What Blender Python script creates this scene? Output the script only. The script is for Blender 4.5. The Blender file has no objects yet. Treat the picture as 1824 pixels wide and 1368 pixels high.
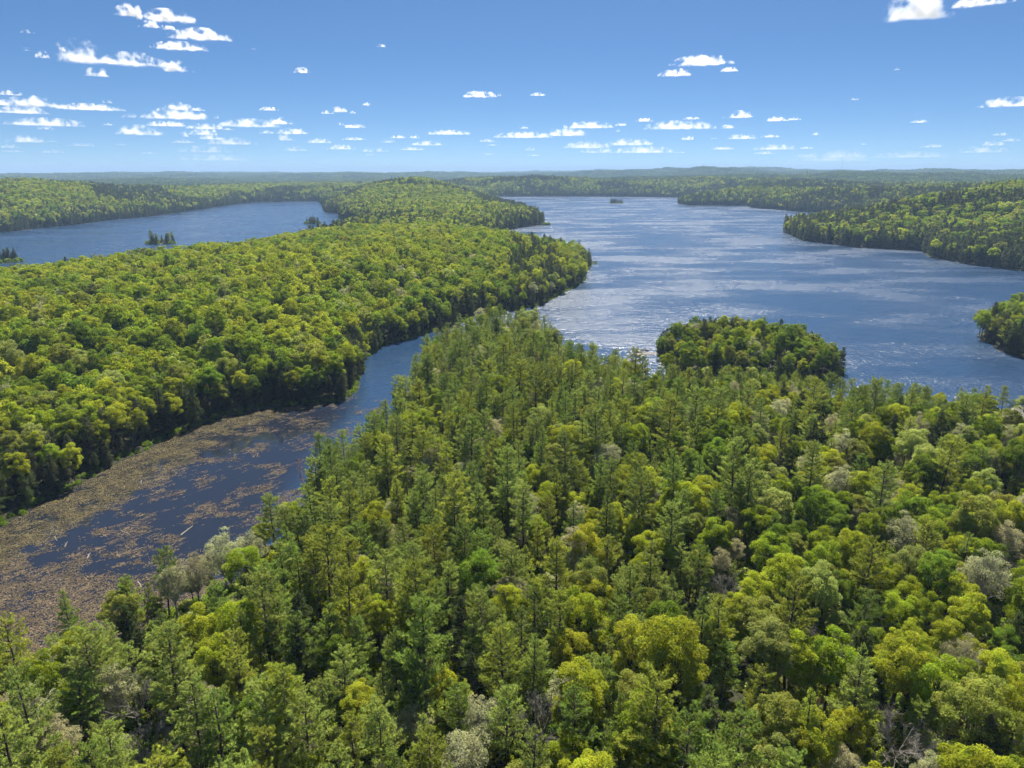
import bpy, math, time
import numpy as np
from mathutils import Vector

T0 = time.time()
sc = bpy.context.scene
R = math.radians

# ------------------------------------------------------------------ camera
CAM_Z, PITCH, F_PX = 95.0, 16.75, 1265.0 / 1824.0      # height over the lake, tilt down, focal / width
cam_d = bpy.data.cameras.new('camera')
cam_d.sensor_width = 36.0
cam_d.lens = 36.0 * F_PX
cam_d.clip_start = 1.0
cam_d.clip_end = 200000.0
cam = bpy.data.objects.new('camera', cam_d)
cam.location = (0, 0, CAM_Z)
cam.rotation_euler = (R(90 - PITCH), 0, 0)
sc.collection.objects.link(cam)
sc.camera = cam

# ------------------------------------------------------------------ sky, sun, exposure
SUN_AZ, SUN_EL = 7.0, 53.0                               # degrees to the right of the view, above the horizon
world = bpy.data.worlds.new('World')
sc.world = world
world.use_nodes = True
wn, wl = world.node_tree.nodes, world.node_tree.links
wn.clear()
sky = wn.new('ShaderNodeTexSky')
sky.sky_type = 'NISHITA'
sky.sun_disc = False
sky.sun_elevation = R(SUN_EL)
sky.sun_rotation = R(SUN_AZ)
sky.altitude = 300
sky.air_density = 1.0
sky.dust_density = 0.10
sky.ozone_density = 3.5
bg = wn.new('ShaderNodeBackground')
bg.inputs['Strength'].default_value = 0.050
wo = wn.new('ShaderNodeOutputWorld')
tc = wn.new('ShaderNodeTexCoord')
mp = wn.new('ShaderNodeMapping'); mp.inputs['Scale'].default_value = (1, 1, 2.15); mp.inputs['Location'].default_value = (0, 0, 0.075)
nv = wn.new('ShaderNodeVectorMath'); nv.operation = 'NORMALIZE'
wl.new(tc.outputs['Generated'], mp.inputs['Vector']); wl.new(mp.outputs[0], nv.inputs[0]); wl.new(nv.outputs[0], sky.inputs['Vector'])
hs = wn.new('ShaderNodeHueSaturation'); hs.inputs['Saturation'].default_value = 1.17
wl.new(sky.outputs[0], hs.inputs['Color']); wl.new(hs.outputs[0], bg.inputs[0])
wl.new(bg.outputs[0], wo.inputs[0])

sun_d = bpy.data.lights.new('sun', 'SUN')
sun_d.energy = 5.0
sun_d.angle = R(0.53)
sun_d.color = (1.0, 0.94, 0.82)
sun = bpy.data.objects.new('sun', sun_d)
sdir = Vector((math.sin(R(SUN_AZ)) * math.cos(R(SUN_EL)), math.cos(R(SUN_AZ)) * math.cos(R(SUN_EL)), math.sin(R(SUN_EL))))
sun.rotation_euler = (-sdir).to_track_quat('-Z', 'Y').to_euler()
sun.location = sdir * 500
sc.collection.objects.link(sun)

vs = sc.view_settings
vs.view_transform = 'Standard'
vs.look = 'None'
vs.exposure = 1.15
vs.gamma = 1.0
vs.use_curve_mapping = False

cy = sc.cycles
cy.max_bounces = 8
cy.diffuse_bounces = 3
cy.glossy_bounces = 2
cy.transmission_bounces = 3
cy.transparent_max_bounces = 4
cy.volume_bounces = 8
cy.use_denoising = True
cy.denoiser = 'OPENIMAGEDENOISE'
cy.denoising_input_passes = 'RGB_ALBEDO_NORMAL'
cy.sample_clamp_indirect = 4.0
cy.use_adaptive_sampling = True
cy.adaptive_threshold = 0.03

# ------------------------------------------------------------------ small helpers
COL = sc.collection
RNG = np.random.default_rng(11)


def link(o, parent=None):
    COL.objects.link(o)
    if parent is not None:
        o.parent = parent
    return o


def tag(o, label=None, cat=None, group=None, kind=None):
    if label:
        o['label'] = label
    if cat:
        o['category'] = cat
    if group:
        o['group'] = group
    if kind:
        o['kind'] = kind
    return o


def hash2(ix, iy, seed):
    h = (ix.astype(np.int64) * 374761393 + iy.astype(np.int64) * 668265263 + seed * 1442695041) & 0xFFFFFFFF
    h = ((h ^ (h >> 13)) * 1274126177) & 0xFFFFFFFF
    h = (h ^ (h >> 16)) & 0xFFFF
    return h / 65535.0


def vnoise(x, y, seed=0):
    x = np.asarray(x, float); y = np.asarray(y, float)
    ix = np.floor(x); iy = np.floor(y)
    fx = x - ix; fy = y - iy
    fx = fx * fx * (3 - 2 * fx); fy = fy * fy * (3 - 2 * fy)
    a = hash2(ix, iy, seed); b = hash2(ix + 1, iy, seed)
    c = hash2(ix, iy + 1, seed); d = hash2(ix + 1, iy + 1, seed)
    return (a * (1 - fx) + b * fx) * (1 - fy) + (c * (1 - fx) + d * fx) * fy


def fbm(x, y, seed=0, octaves=4):
    s, a, t = 0.0, 0.5, 0.0
    for o in range(octaves):
        s = s + a * vnoise(np.asarray(x) * 2 ** o, np.asarray(y) * 2 ** o, seed + o * 17)
        t += a
        a *= 0.5
    return s / t


def smooth(t):
    t = np.clip(t, 0, 1)
    return t * t * (3 - 2 * t)


def quad_mesh(name, V, Q, tint=None, mats=(), mat_idx=None, shade_smooth=False):
    """V (n,3), Q (m,4) -> mesh of quads, optional per-face 'tint'"""
    V = np.ascontiguousarray(V, np.float32); Q = np.ascontiguousarray(Q, np.int32)
    me = bpy.data.meshes.new(name)
    me.vertices.add(len(V)); me.vertices.foreach_set('co', V.ravel())
    me.loops.add(Q.size); me.loops.foreach_set('vertex_index', Q.ravel())
    me.polygons.add(len(Q))
    me.polygons.foreach_set('loop_start', np.arange(0, Q.size, 4, dtype=np.int32))
    me.polygons.foreach_set('loop_total', np.full(len(Q), 4, np.int32))
    me.polygons.foreach_set('use_smooth', np.full(len(Q), shade_smooth, bool))
    for m in mats:
        me.materials.append(m)
    if mat_idx is not None:
        me.polygons.foreach_set('material_index', np.ascontiguousarray(mat_idx, np.int32))
    if tint is not None:
        at = me.attributes.new('tint', 'FLOAT', 'FACE')
        at.data.foreach_set('value', np.ascontiguousarray(tint, np.float32))
    me.update(calc_edges=True)
    return me


class QB:
    """collects quads"""
    def __init__(s):
        s.v, s.q, s.t, s.m, s.n = [], [], [], [], 0

    def add(s, V, Q, tint=None, mat=0):
        s.v.append(V); s.q.append(Q + s.n); s.n += len(V)
        s.t.append(np.ones(len(Q)) if tint is None else np.broadcast_to(tint, (len(Q),)))
        s.m.append(np.full(len(Q), mat))

    def mesh(s, name, mats, shade_smooth=False):
        return quad_mesh(name, np.concatenate(s.v), np.concatenate(s.q), np.concatenate(s.t), mats, np.concatenate(s.m), shade_smooth)

    def box(s, x0, x1, y0, y1, z0, z1, mat=0):
        V = np.array([[x, y, z] for z in (z0, z1) for y in (y0, y1) for x in (x0, x1)], float)
        Q = np.array([[0, 2, 3, 1], [4, 5, 7, 6], [0, 1, 5, 4], [2, 6, 7, 3], [0, 4, 6, 2], [1, 3, 7, 5]])
        s.add(V, Q, mat=mat)
        return s

    def tubes(s, P0, P1, r0, r1, sides=4, tint=None, mat=0):
        P0 = np.atleast_2d(P0); P1 = np.atleast_2d(P1); n = len(P0)
        r0 = np.broadcast_to(r0, (n,)); r1 = np.broadcast_to(r1, (n,))
        D = P1 - P0; D = D / (np.linalg.norm(D, axis=1, keepdims=True) + 1e-9)
        ref = np.where(np.abs(D[:, 2:3]) > 0.9, np.array([[1., 0, 0]]), np.array([[0, 0, 1.]]))
        A = np.cross(D, ref); A /= np.linalg.norm(A, axis=1, keepdims=True) + 1e-9
        B = np.cross(D, A)
        V = np.zeros((n, 2 * sides, 3))
        for k in range(sides):
            c, t = math.cos(2 * math.pi * k / sides), math.sin(2 * math.pi * k / sides)
            o = A * c + B * t
            V[:, k] = P0 + o * r0[:, None]
            V[:, sides + k] = P1 + o * r1[:, None]
        Q = np.array([[k, (k + 1) % sides, sides + (k + 1) % sides, sides + k] for k in range(sides)])
        Q = (Q[None] + (np.arange(n) * 2 * sides)[:, None, None]).reshape(-1, 4)
        s.add(V.reshape(-1, 3), Q, None if tint is None else np.repeat(np.broadcast_to(tint, (n,)), sides), mat)
        return s

    def leaves(s, C, D, N, L, W, tint=None, mat=0):
        """diamond leaves: centre, long axis, rough normal, length, width"""
        n = len(C)
        D = D / (np.linalg.norm(D, axis=1, keepdims=True) + 1e-9)
        S = np.cross(D, N); S /= np.linalg.norm(S, axis=1, keepdims=True) + 1e-9
        L = np.broadcast_to(L, (n,))[:, None] * 0.5; W = np.broadcast_to(W, (n,))[:, None] * 0.5
        V = np.stack([C - D * L, C + S * W, C + D * L, C - S * W], 1).reshape(-1, 3)
        s.add(V, np.arange(4 * n).reshape(-1, 4), tint, mat)
        return s


def rdir(rng, n):
    v = rng.normal(size=(n, 3))
    return v / (np.linalg.norm(v, axis=1, keepdims=True) + 1e-9)


# ------------------------------------------------------------------ materials
def new_mat(name):
    m = bpy.data.materials.new(name)
    m.use_nodes = True
    m.node_tree.nodes.clear()
    return m, m.node_tree.nodes, m.node_tree.links


def foliage_mat(name, translucent=0.45, tint_span=0.5, sheen=0.0):
    m, n, l = new_mat(name)
    oi = n.new('ShaderNodeObjectInfo')
    at = n.new('ShaderNodeAttribute'); at.attribute_name = 'tint'
    hsv = n.new('ShaderNodeHueSaturation')
    hm = n.new('ShaderNodeMapRange'); hm.inputs['To Min'].default_value = 0.496; hm.inputs['To Max'].default_value = 0.509
    l.new(oi.outputs['Random'], hm.inputs['Value']); l.new(hm.outputs[0], hsv.inputs['Hue'])
    # value: random per tree times tint per leaf
    w = n.new('ShaderNodeMath'); w.operation = 'MULTIPLY'; w.inputs[1].default_value = 7.31
    l.new(oi.outputs['Random'], w.inputs[0])
    fr = n.new('ShaderNodeMath'); fr.operation = 'FRACT'; l.new(w.outputs[0], fr.inputs[0])
    vm = n.new('ShaderNodeMapRange'); vm.inputs['To Min'].default_value = 0.8; vm.inputs['To Max'].default_value = 1.22
    l.new(fr.outputs[0], vm.inputs['Value'])
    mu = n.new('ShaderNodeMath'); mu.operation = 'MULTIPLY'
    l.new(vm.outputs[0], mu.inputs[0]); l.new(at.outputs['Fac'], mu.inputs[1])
    gp = n.new('ShaderNodeNewGeometry'); nt_ = n.new('ShaderNodeTexNoise'); nt_.inputs['Scale'].default_value = 0.42; nt_.inputs['Detail'].default_value = 2.0
    l.new(gp.outputs['Position'], nt_.inputs['Vector'])
    nh = n.new('ShaderNodeMapRange'); nh.inputs['From Min'].default_value = 0.3; nh.inputs['From Max'].default_value = 0.7
    nh.inputs['To Min'].default_value = -0.013; nh.inputs['To Max'].default_value = 0.013
    l.new(nt_.outputs['Fac'], nh.inputs['Value'])
    ha = n.new('ShaderNodeMath'); ha.operation = 'ADD'; l.new(hm.outputs[0], ha.inputs[0]); l.new(nh.outputs[0], ha.inputs[1]); l.new(ha.outputs[0], hsv.inputs['Hue'])
    ia = n.new('ShaderNodeAttribute'); ia.attribute_type = 'INSTANCER'; ia.attribute_name = 'leaf_colour'
    ad = n.new('ShaderNodeVectorMath'); ad.operation = 'ADD'
    l.new(oi.outputs['Color'], ad.inputs[0]); l.new(ia.outputs['Color'], ad.inputs[1])
    l.new(mu.outputs[0], hsv.inputs['Value']); l.new(ad.outputs[0], hsv.inputs['Color'])
    df = n.new('ShaderNodeBsdfDiffuse'); tr = n.new('ShaderNodeBsdfTranslucent')
    l.new(hsv.outputs[0], df.inputs[0])
    th = n.new('ShaderNodeHueSaturation'); th.inputs['Hue'].default_value = 0.496; th.inputs['Value'].default_value = 1.25
    l.new(hsv.outputs[0], th.inputs['Color']); l.new(th.outputs[0], tr.inputs[0])
    mx = n.new('ShaderNodeMixShader'); mx.inputs[0].default_value = translucent
    l.new(df.outputs[0], mx.inputs[1]); l.new(tr.outputs[0], mx.inputs[2])
    out = n.new('ShaderNodeOutputMaterial')
    if sheen > 0:
        gl = n.new('ShaderNodeBsdfGlossy'); gl.inputs['Roughness'].default_value = 0.45; gl.inputs['Color'].default_value = (0.8, 0.85, 0.8, 1)
        m2 = n.new('ShaderNodeMixShader'); m2.inputs[0].default_value = sheen
        l.new(mx.outputs[0], m2.inputs[1]); l.new(gl.outputs[0], m2.inputs[2]); l.new(m2.outputs[0], out.inputs[0])
    else:
        l.new(mx.outputs[0], out.inputs[0])
    return m


def noisy_mat(name, c0, c1, scale, rough=0.9, bump=0.0, use_tint=False, detail=4.0):
    m, n, l = new_mat(name)
    g = n.new('ShaderNodeNewGeometry')
    no = n.new('ShaderNodeTexNoise'); no.inputs['Scale'].default_value = scale; no.inputs['Detail'].default_value = detail
    l.new(g.outputs['Position'], no.inputs['Vector'])
    ra = n.new('ShaderNodeMapRange'); ra.inputs['From Min'].default_value = 0.35; ra.inputs['From Max'].default_value = 0.65
    l.new(no.outputs['Fac'], ra.inputs['Value'])
    mx = n.new('ShaderNodeMixRGB'); mx.inputs[1].default_value = (*c0, 1); mx.inputs[2].default_value = (*c1, 1)
    l.new(ra.outputs[0], mx.inputs[0])
    col = mx.outputs[0]
    if use_tint:
        at = n.new('ShaderNodeAttribute'); at.attribute_name = 'tint'
        hs = n.new('ShaderNodeHueSaturation'); l.new(at.outputs['Fac'], hs.inputs['Value']); l.new(col, hs.inputs['Color'])
        col = hs.outputs[0]
    p = n.new('ShaderNodeBsdfPrincipled'); p.inputs['Roughness'].default_value = rough
    p.inputs['Specular IOR Level'].default_value = 0.25
    l.new(col, p.inputs['Base Color'])
    if bump:
        b = n.new('ShaderNodeBump'); b.inputs['Strength'].default_value = 0.6; b.inputs['Distance'].default_value = bump
        l.new(no.outputs['Fac'], b.inputs['Height']); l.new(b.outputs[0], p.inputs['Normal'])
    o = n.new('ShaderNodeOutputMaterial'); l.new(p.outputs[0], o.inputs[0])
    return m


M_LEAF = foliage_mat('broad_leaves', 0.52)
M_NEEDLE = foliage_mat('conifer_needles', 0.38)
M_BARK = noisy_mat('bark_brown', (0.045, 0.035, 0.028), (0.10, 0.085, 0.07), 3.0)
M_TWIG = noisy_mat('bark_grey', (0.16, 0.145, 0.125), (0.30, 0.28, 0.25), 1.5)
M_BIRCH = noisy_mat('bark_pale', (0.25, 0.235, 0.21), (0.45, 0.43, 0.40), 2.0)
M_FLOOR = noisy_mat('forest_floor', (0.016, 0.014, 0.008), (0.034, 0.038, 0.012), 1.1, bump=0.3)
M_ROCK = noisy_mat('granite', (0.15, 0.13, 0.115), (0.27, 0.24, 0.22), 0.8, bump=0.15)
M_SAND = noisy_mat('pale_sand', (0.24, 0.20, 0.165), (0.38, 0.33, 0.28), 0.5)
M_LOG = noisy_mat('weathered_wood', (0.24, 0.21, 0.17), (0.36, 0.32, 0.26), 2.5)

# ------------------------------------------------------------------ lakes and terrain
LAKE = np.array([(82, 770), (80, 740), (65, 638), (45, 576), (20, 514), (-5, 490), (-24, 472), (-38, 442), (-52, 421), (-71, 392),
    (-79, 361), (-68, 310), (-70, 289), (-83, 285), (-102, 284), (-116, 270), (-127, 246), (-134, 220), (-138, 196), (-142, 177),
    (-152, 150), (-175, 125), (-210, 100), (-190, 70), (-160, 75), (-120, 90), (-99, 112), (-86, 123), (-76, 140), (-66, 152),
    (-61, 176), (-60, 206), (-52, 240), (-42, 278), (-45, 330), (-39, 390), (-26, 425), (-10, 447), (10, 446), (21, 424), (28, 368),
    (38, 324), (52, 312), (70, 314), (80, 348), (78, 376), (95, 402), (120, 414), (145, 408), (160, 384), (167, 350), (163, 332),
    (150, 320), (128, 306), (134, 294), (160, 286), (178, 278), (200, 272), (240, 262), (300, 240), (420, 200), (520, 250),
    (420, 300), (330, 320), (285, 335), (268, 361), (267, 380), (273, 408), (300, 440), (340, 470), (420, 520), (520, 600),
    (503, 701), (481, 758), (470, 818), (499, 877), (441, 930), (406, 1006), (424, 1145), (480, 1250), (560, 1330), (700, 1500),
    (760, 1680), (684, 1752), (640, 1936), (651, 2028), (495, 2061), (500, 2200), (558, 2366), (600, 2500), (627, 2661), (450, 2730),
    (272, 2777), (100, 2790), (-57, 2777), (-62, 2661), (-70, 2400), (-50, 2200), (-20, 1990), (20, 1800), (58, 1500), (62, 1400),
    (49, 1326), (0, 1240), (-30, 1100), (-10, 950), (40, 860)], float)
WEST_LAKE = np.array([(-420, 560), (-335, 690), (-300, 820), (-280, 1000), (-270, 1250), (-300, 1400), (-345, 1483), (-376, 1615),
    (-441, 1725), (-569, 2203), (-620, 2366), (-811, 2242), (-814, 2203), (-773, 1725), (-796, 1449), (-796, 1299), (-817, 1155),
    (-900, 900), (-1000, 600), (-900, 300), (-700, 200), (-560, 350)], float)
# islands: x, y, radius along x, radius along y
ISLANDS = [(-476, 978, 19, 15), (-374, 1360, 15, 12), (314, 2215, 24, 16), (-556, 775, 24, 18), (62, 1318, 7, 5), (88, 762, 4, 3)]


def densify(poly, seed, amp):
    """shoreline with small bays and points"""
    out = []
    for i in range(len(poly)):
        a, b = poly[i], poly[(i + 1) % len(poly)]
        n = max(1, int(np.linalg.norm(b - a) / (12 if a[1] < 700 else 40)))
        for k in range(n):
            out.append(a + (b - a) * k / n)
    out = np.array(out)
    s = np.where(out[:, 1] < 700, 18.0, 60.0)
    am = np.where(out[:, 1] < 700, amp, amp * 4)
    out[:, 0] += (vnoise(out[:, 0] / s, out[:, 1] / s, seed) - 0.5) * 2 * am
    out[:, 1] += (vnoise(out[:, 0] / s + 31, out[:, 1] / s + 7, seed + 5) - 0.5) * 2 * am
    return out


WATERS = [densify(LAKE, 3, 2.5), densify(WEST_LAKE, 4, 3.0)]


def signed_dist(x, y):
    """distance to the nearest shore: positive on land, negative on water"""
    x = np.asarray(x, float).ravel(); y = np.asarray(y, float).ravel()
    best = np.full(len(x), 1e18); inside = np.zeros(len(x), bool)
    for P in WATERS:
        Qn = np.roll(P, -1, axis=0)
        for (ax, ay), (bx, by) in zip(P, Qn):
            dx, dy = bx - ax, by - ay
            t = np.clip(((x - ax) * dx + (y - ay) * dy) / (dx * dx + dy * dy + 1e-9), 0, 1)
            d2 = (x - ax - t * dx) ** 2 + (y - ay - t * dy) ** 2
            np.minimum(best, d2, out=best)
            if ay != by:
                c = ((ay > y) != (by > y)) & (x < (bx - ax) * (y - ay) / (by - ay) + ax)
                inside ^= c
    d = np.sqrt(best)
    d = np.where(inside, -d, d)
    for (cx, cyy, rx, ry) in ISLANDS:
        k = np.sqrt(((x - cx) / rx) ** 2 + ((y - cyy) / ry) ** 2)
        d = np.maximum(d, (1 - k) * min(rx, ry))
    return d


# hill anchors: x, y, crest height, shore-to-crest run, influence radius
HILLS = [(0, 200, 5, 60, 200), (150, 180, 7, 80, 160), (-60, 100, 4, 60, 80), (120, 370, 3, 30, 55), (-10, 420, 2.5, 30, 50),
    (-200, 480, 17, 120, 150), (-260, 300, 8, 120, 130), (-330, 440, 8, 100, 110), (-120, 760, 14, 110, 160), (10, 720, 13, 70, 90),
    (340, 400, 7, 40, 90), (-130, 1500, 13, 130, 260), (-150, 1100, 7, 100, 170), (-330, 2300, 54, 230, 330),
    (-900, 3300, 24, 500, 600), (350, 3300, 58, 420, 500), (800, 2050, 30, 150, 240), (1200, 2500, 30, 300, 300), (1000, 3000, 44, 400, 350),
    (950, 1150, 46, 330, 420), (1250, 1500, 48, 330, 300), (560, 850, 26, 160, 150), (-1500, 1500, 64, 420, 480), (-1000, 2250, 22, 300, 260), (-640, 2700, 8, 300, 300)]


def hill_fields(x, y):
    r = np.hypot(x, y)
    far = smooth((r - 1500) / 3500)
    bgH = 20 + 40 * (fbm(x / 1500, y / 1500, 21, 3) - 0.5) * 2 * 0.8 + 34 * smooth((x + 300) / 2400) * smooth((r - 2800) / 1500) + 8 * smooth((r - 5000) / 4000)
    W = 0.02 + 0.35 * far
    Hs = W * bgH; Rs = W * 420.0; Ws = W * 1.0
    for (cx, cyy, h, run, s) in HILLS:
        w = np.exp(-((x - cx) ** 2 + (y - cyy) ** 2) / (s * s))
        Hs = Hs + w * h; Rs = Rs + w * run; Ws = Ws + w
    return Hs / Ws, Rs / Ws


def height(x, y, d=None):
    x = np.asarray(x, float).ravel(); y = np.asarray(y, float).ravel()
    if d is None:
        d = signed_dist(x, y)
    Hm, Rn = hill_fields(x, y)
    land = Hm * smooth(np.clip(d / Rn, 0, 1)) ** 0.85
    rough = (fbm(x / 90, y / 90, 5, 4) - 0.45) * np.minimum(14, 3 + 0.25 * Hm) * smooth(d / 80)
    rough2 = (fbm(x / 420, y / 420, 9, 3) - 0.5) * Hm * 1.25 * smooth(d / 300)
    z = land + rough + rough2 + 0.9 * smooth(d / 5)
    z = np.where(d > 0, np.maximum(z, 0.25 * smooth(d / 3)), -np.minimum(2.5, 0.12 * -d) - 0.02)
    # earth curvature
    return z - (x * x + y * y) / (2 * 6.371e6 * 1.15)


def polar_grid(r0, r1, nr, az_edges):
    rr = nr if isinstance(nr, np.ndarray) else np.exp(np.linspace(math.log(r0), math.log(r1), nr))
    nr = len(rr)
    Rr, A = np.meshgrid(rr, az_edges, indexing='ij')
    X = (Rr * np.sin(A)).ravel(); Y = (Rr * np.cos(A)).ravel()
    na = len(az_edges)
    i = np.arange(nr - 1)[:, None] * na; j = np.arange(na - 1)[None]
    q = np.stack([i + j, i + j + 1, i + na + j + 1, i + na + j], -1).reshape(-1, 4)[:, ::-1]
    return X, Y, q


az = np.concatenate([np.linspace(-math.pi, R(-48), 60)[:-1], np.linspace(R(-48), R(48), 400), np.linspace(R(48), math.pi, 60)[1:]])
rings = np.concatenate([np.geomspace(8, 90, 30)[:-1], np.geomspace(90, 900, 380)[:-1], np.geomspace(900, 4000, 130)[:-1], np.geomspace(4000, 30000, 60)])
X, Y, Q = polar_grid(0, 0, rings, az)
D = signed_dist(X, Y)
Z = height(X, Y, D)
terrain = link(bpy.data.objects.new('terrain', quad_mesh('terrain', np.stack([X, Y, Z], 1), Q, None, [M_FLOOR], None, True)))
tag(terrain, 'rolling forest floor around the lakes', None, None, 'structure')

# ------------------------------------------------------------------ water
def water_mat():
    m, n, l = new_mat('lake_water')
    g = n.new('ShaderNodeNewGeometry')
    at = n.new('ShaderNodeAttribute'); at.attribute_name = 'ripple'

    def noise(scale, stretch=(1, 1, 1), detail=3.0, rough=0.55):
        mp = n.new('ShaderNodeMapping'); mp.inputs['Scale'].default_value = stretch
        l.new(g.outputs['Position'], mp.inputs['Vector'])
        t = n.new('ShaderNodeTexNoise'); t.inputs['Scale'].default_value = scale
        t.inputs['Detail'].default_value = detail; t.inputs['Roughness'].default_value = rough
        l.new(mp.outputs[0], t.inputs['Vector'])
        return t.outputs['Fac']

    def math_(op, a, b):
        k = n.new('ShaderNodeMath'); k.operation = op
        for i, v in enumerate((a, b)):
            if isinstance(v, (int, float)):
                k.inputs[i].default_value = v
            else:
                l.new(v, k.inputs[i])
        return k.outputs[0]
    # gusts: broad streaks across the wind
    gust = noise(0.016, (0.45, 0.9, 1.0), 4.0, 0.6)
    gr = n.new('ShaderNodeMapRange'); gr.inputs['From Min'].default_value = 0.38; gr.inputs['From Max'].default_value = 0.66
    gr.inputs['To Min'].default_value = 0.45; gr.inputs['To Max'].default_value = 1.25
    l.new(gust, gr.inputs['Value'])
    amp = math_('MULTIPLY', gr.outputs[0], at.outputs['Fac'])
    w1 = noise(0.70, (1.0, 1.15, 1), 3.0)
    w2 = noise(0.16, (1, 1.7, 1), 2.0)
    wave = math_('ADD', math_('MULTIPLY', w1, 0.42), math_('MULTIPLY', w2, 0.8))
    hgt = math_('MULTIPLY', wave, amp)
    b = n.new('ShaderNodeBump'); b.inputs['Strength'].default_value = 1.0; b.inputs['Distance'].default_value = 1.4
    l.new(hgt, b.inputs['Height'])
    p = n.new('ShaderNodeBsdfPrincipled')
    sh = n.new('ShaderNodeAttribute'); sh.attribute_name = 'shallow'
    wc = n.new('ShaderNodeMixRGB'); wc.inputs[1].default_value = (0.018, 0.044, 0.098, 1); wc.inputs[2].default_value = (0.013, 0.017, 0.028, 1)  # cove colour includes a blue cast standing in for sky reflection
    l.new(sh.outputs['Fac'], wc.inputs[0]); l.new(wc.outputs[0], p.inputs['Base Color'])
    p.inputs['IOR'].default_value = 1.33
    rg = n.new('ShaderNodeMapRange'); rg.inputs['To Min'].default_value = 0.05; rg.inputs['To Max'].default_value = 0.30
    l.new(amp, rg.inputs['Value']); l.new(rg.outputs[0], p.inputs['Roughness'])
    l.new(b.outputs[0], p.inputs['Normal'])
    o = n.new('ShaderNodeOutputMaterial'); l.new(p.outputs[0], o.inputs[0])
    return m


waz = np.concatenate([np.linspace(-math.pi, R(-60), 20)[:-1], np.linspace(R(-60), R(60), 140), np.linspace(R(60), math.pi, 20)[1:]])
X, Y, Q = polar_grid(20.0, 4200.0, 150, waz)
# the cove lies sheltered behind the pines, the channel half sheltered
shelter = smooth((-60 - X) / 15) * smooth((330 - Y) / 60) * smooth((X + 260) / 40)
chan = smooth((-20 - X) / 15) * smooth((470 - Y) / 40) * smooth((X + 260) / 40)
rip = 1.0 - 0.55 * chan - 0.42 * shelter
west = smooth((-250 - X) / 60) * smooth((Y - 400) / 100)
rip = rip * (1 - 0.25 * west)
me = quad_mesh('water', np.stack([X, Y, 0 * X], 1), Q, None, [water_mat()], None, True)
a_ = me.attributes.new('ripple', 'FLOAT', 'POINT'); a_.data.foreach_set('value', rip.astype(np.float32))
a_ = me.attributes.new('shallow', 'FLOAT', 'POINT'); a_.data.foreach_set('value', shelter.astype(np.float32))
water = link(bpy.data.objects.new('water', me))
tag(water, 'blue rippled lake water', None, None, 'structure')
print('terrain', round(time.time() - T0, 1))

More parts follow.
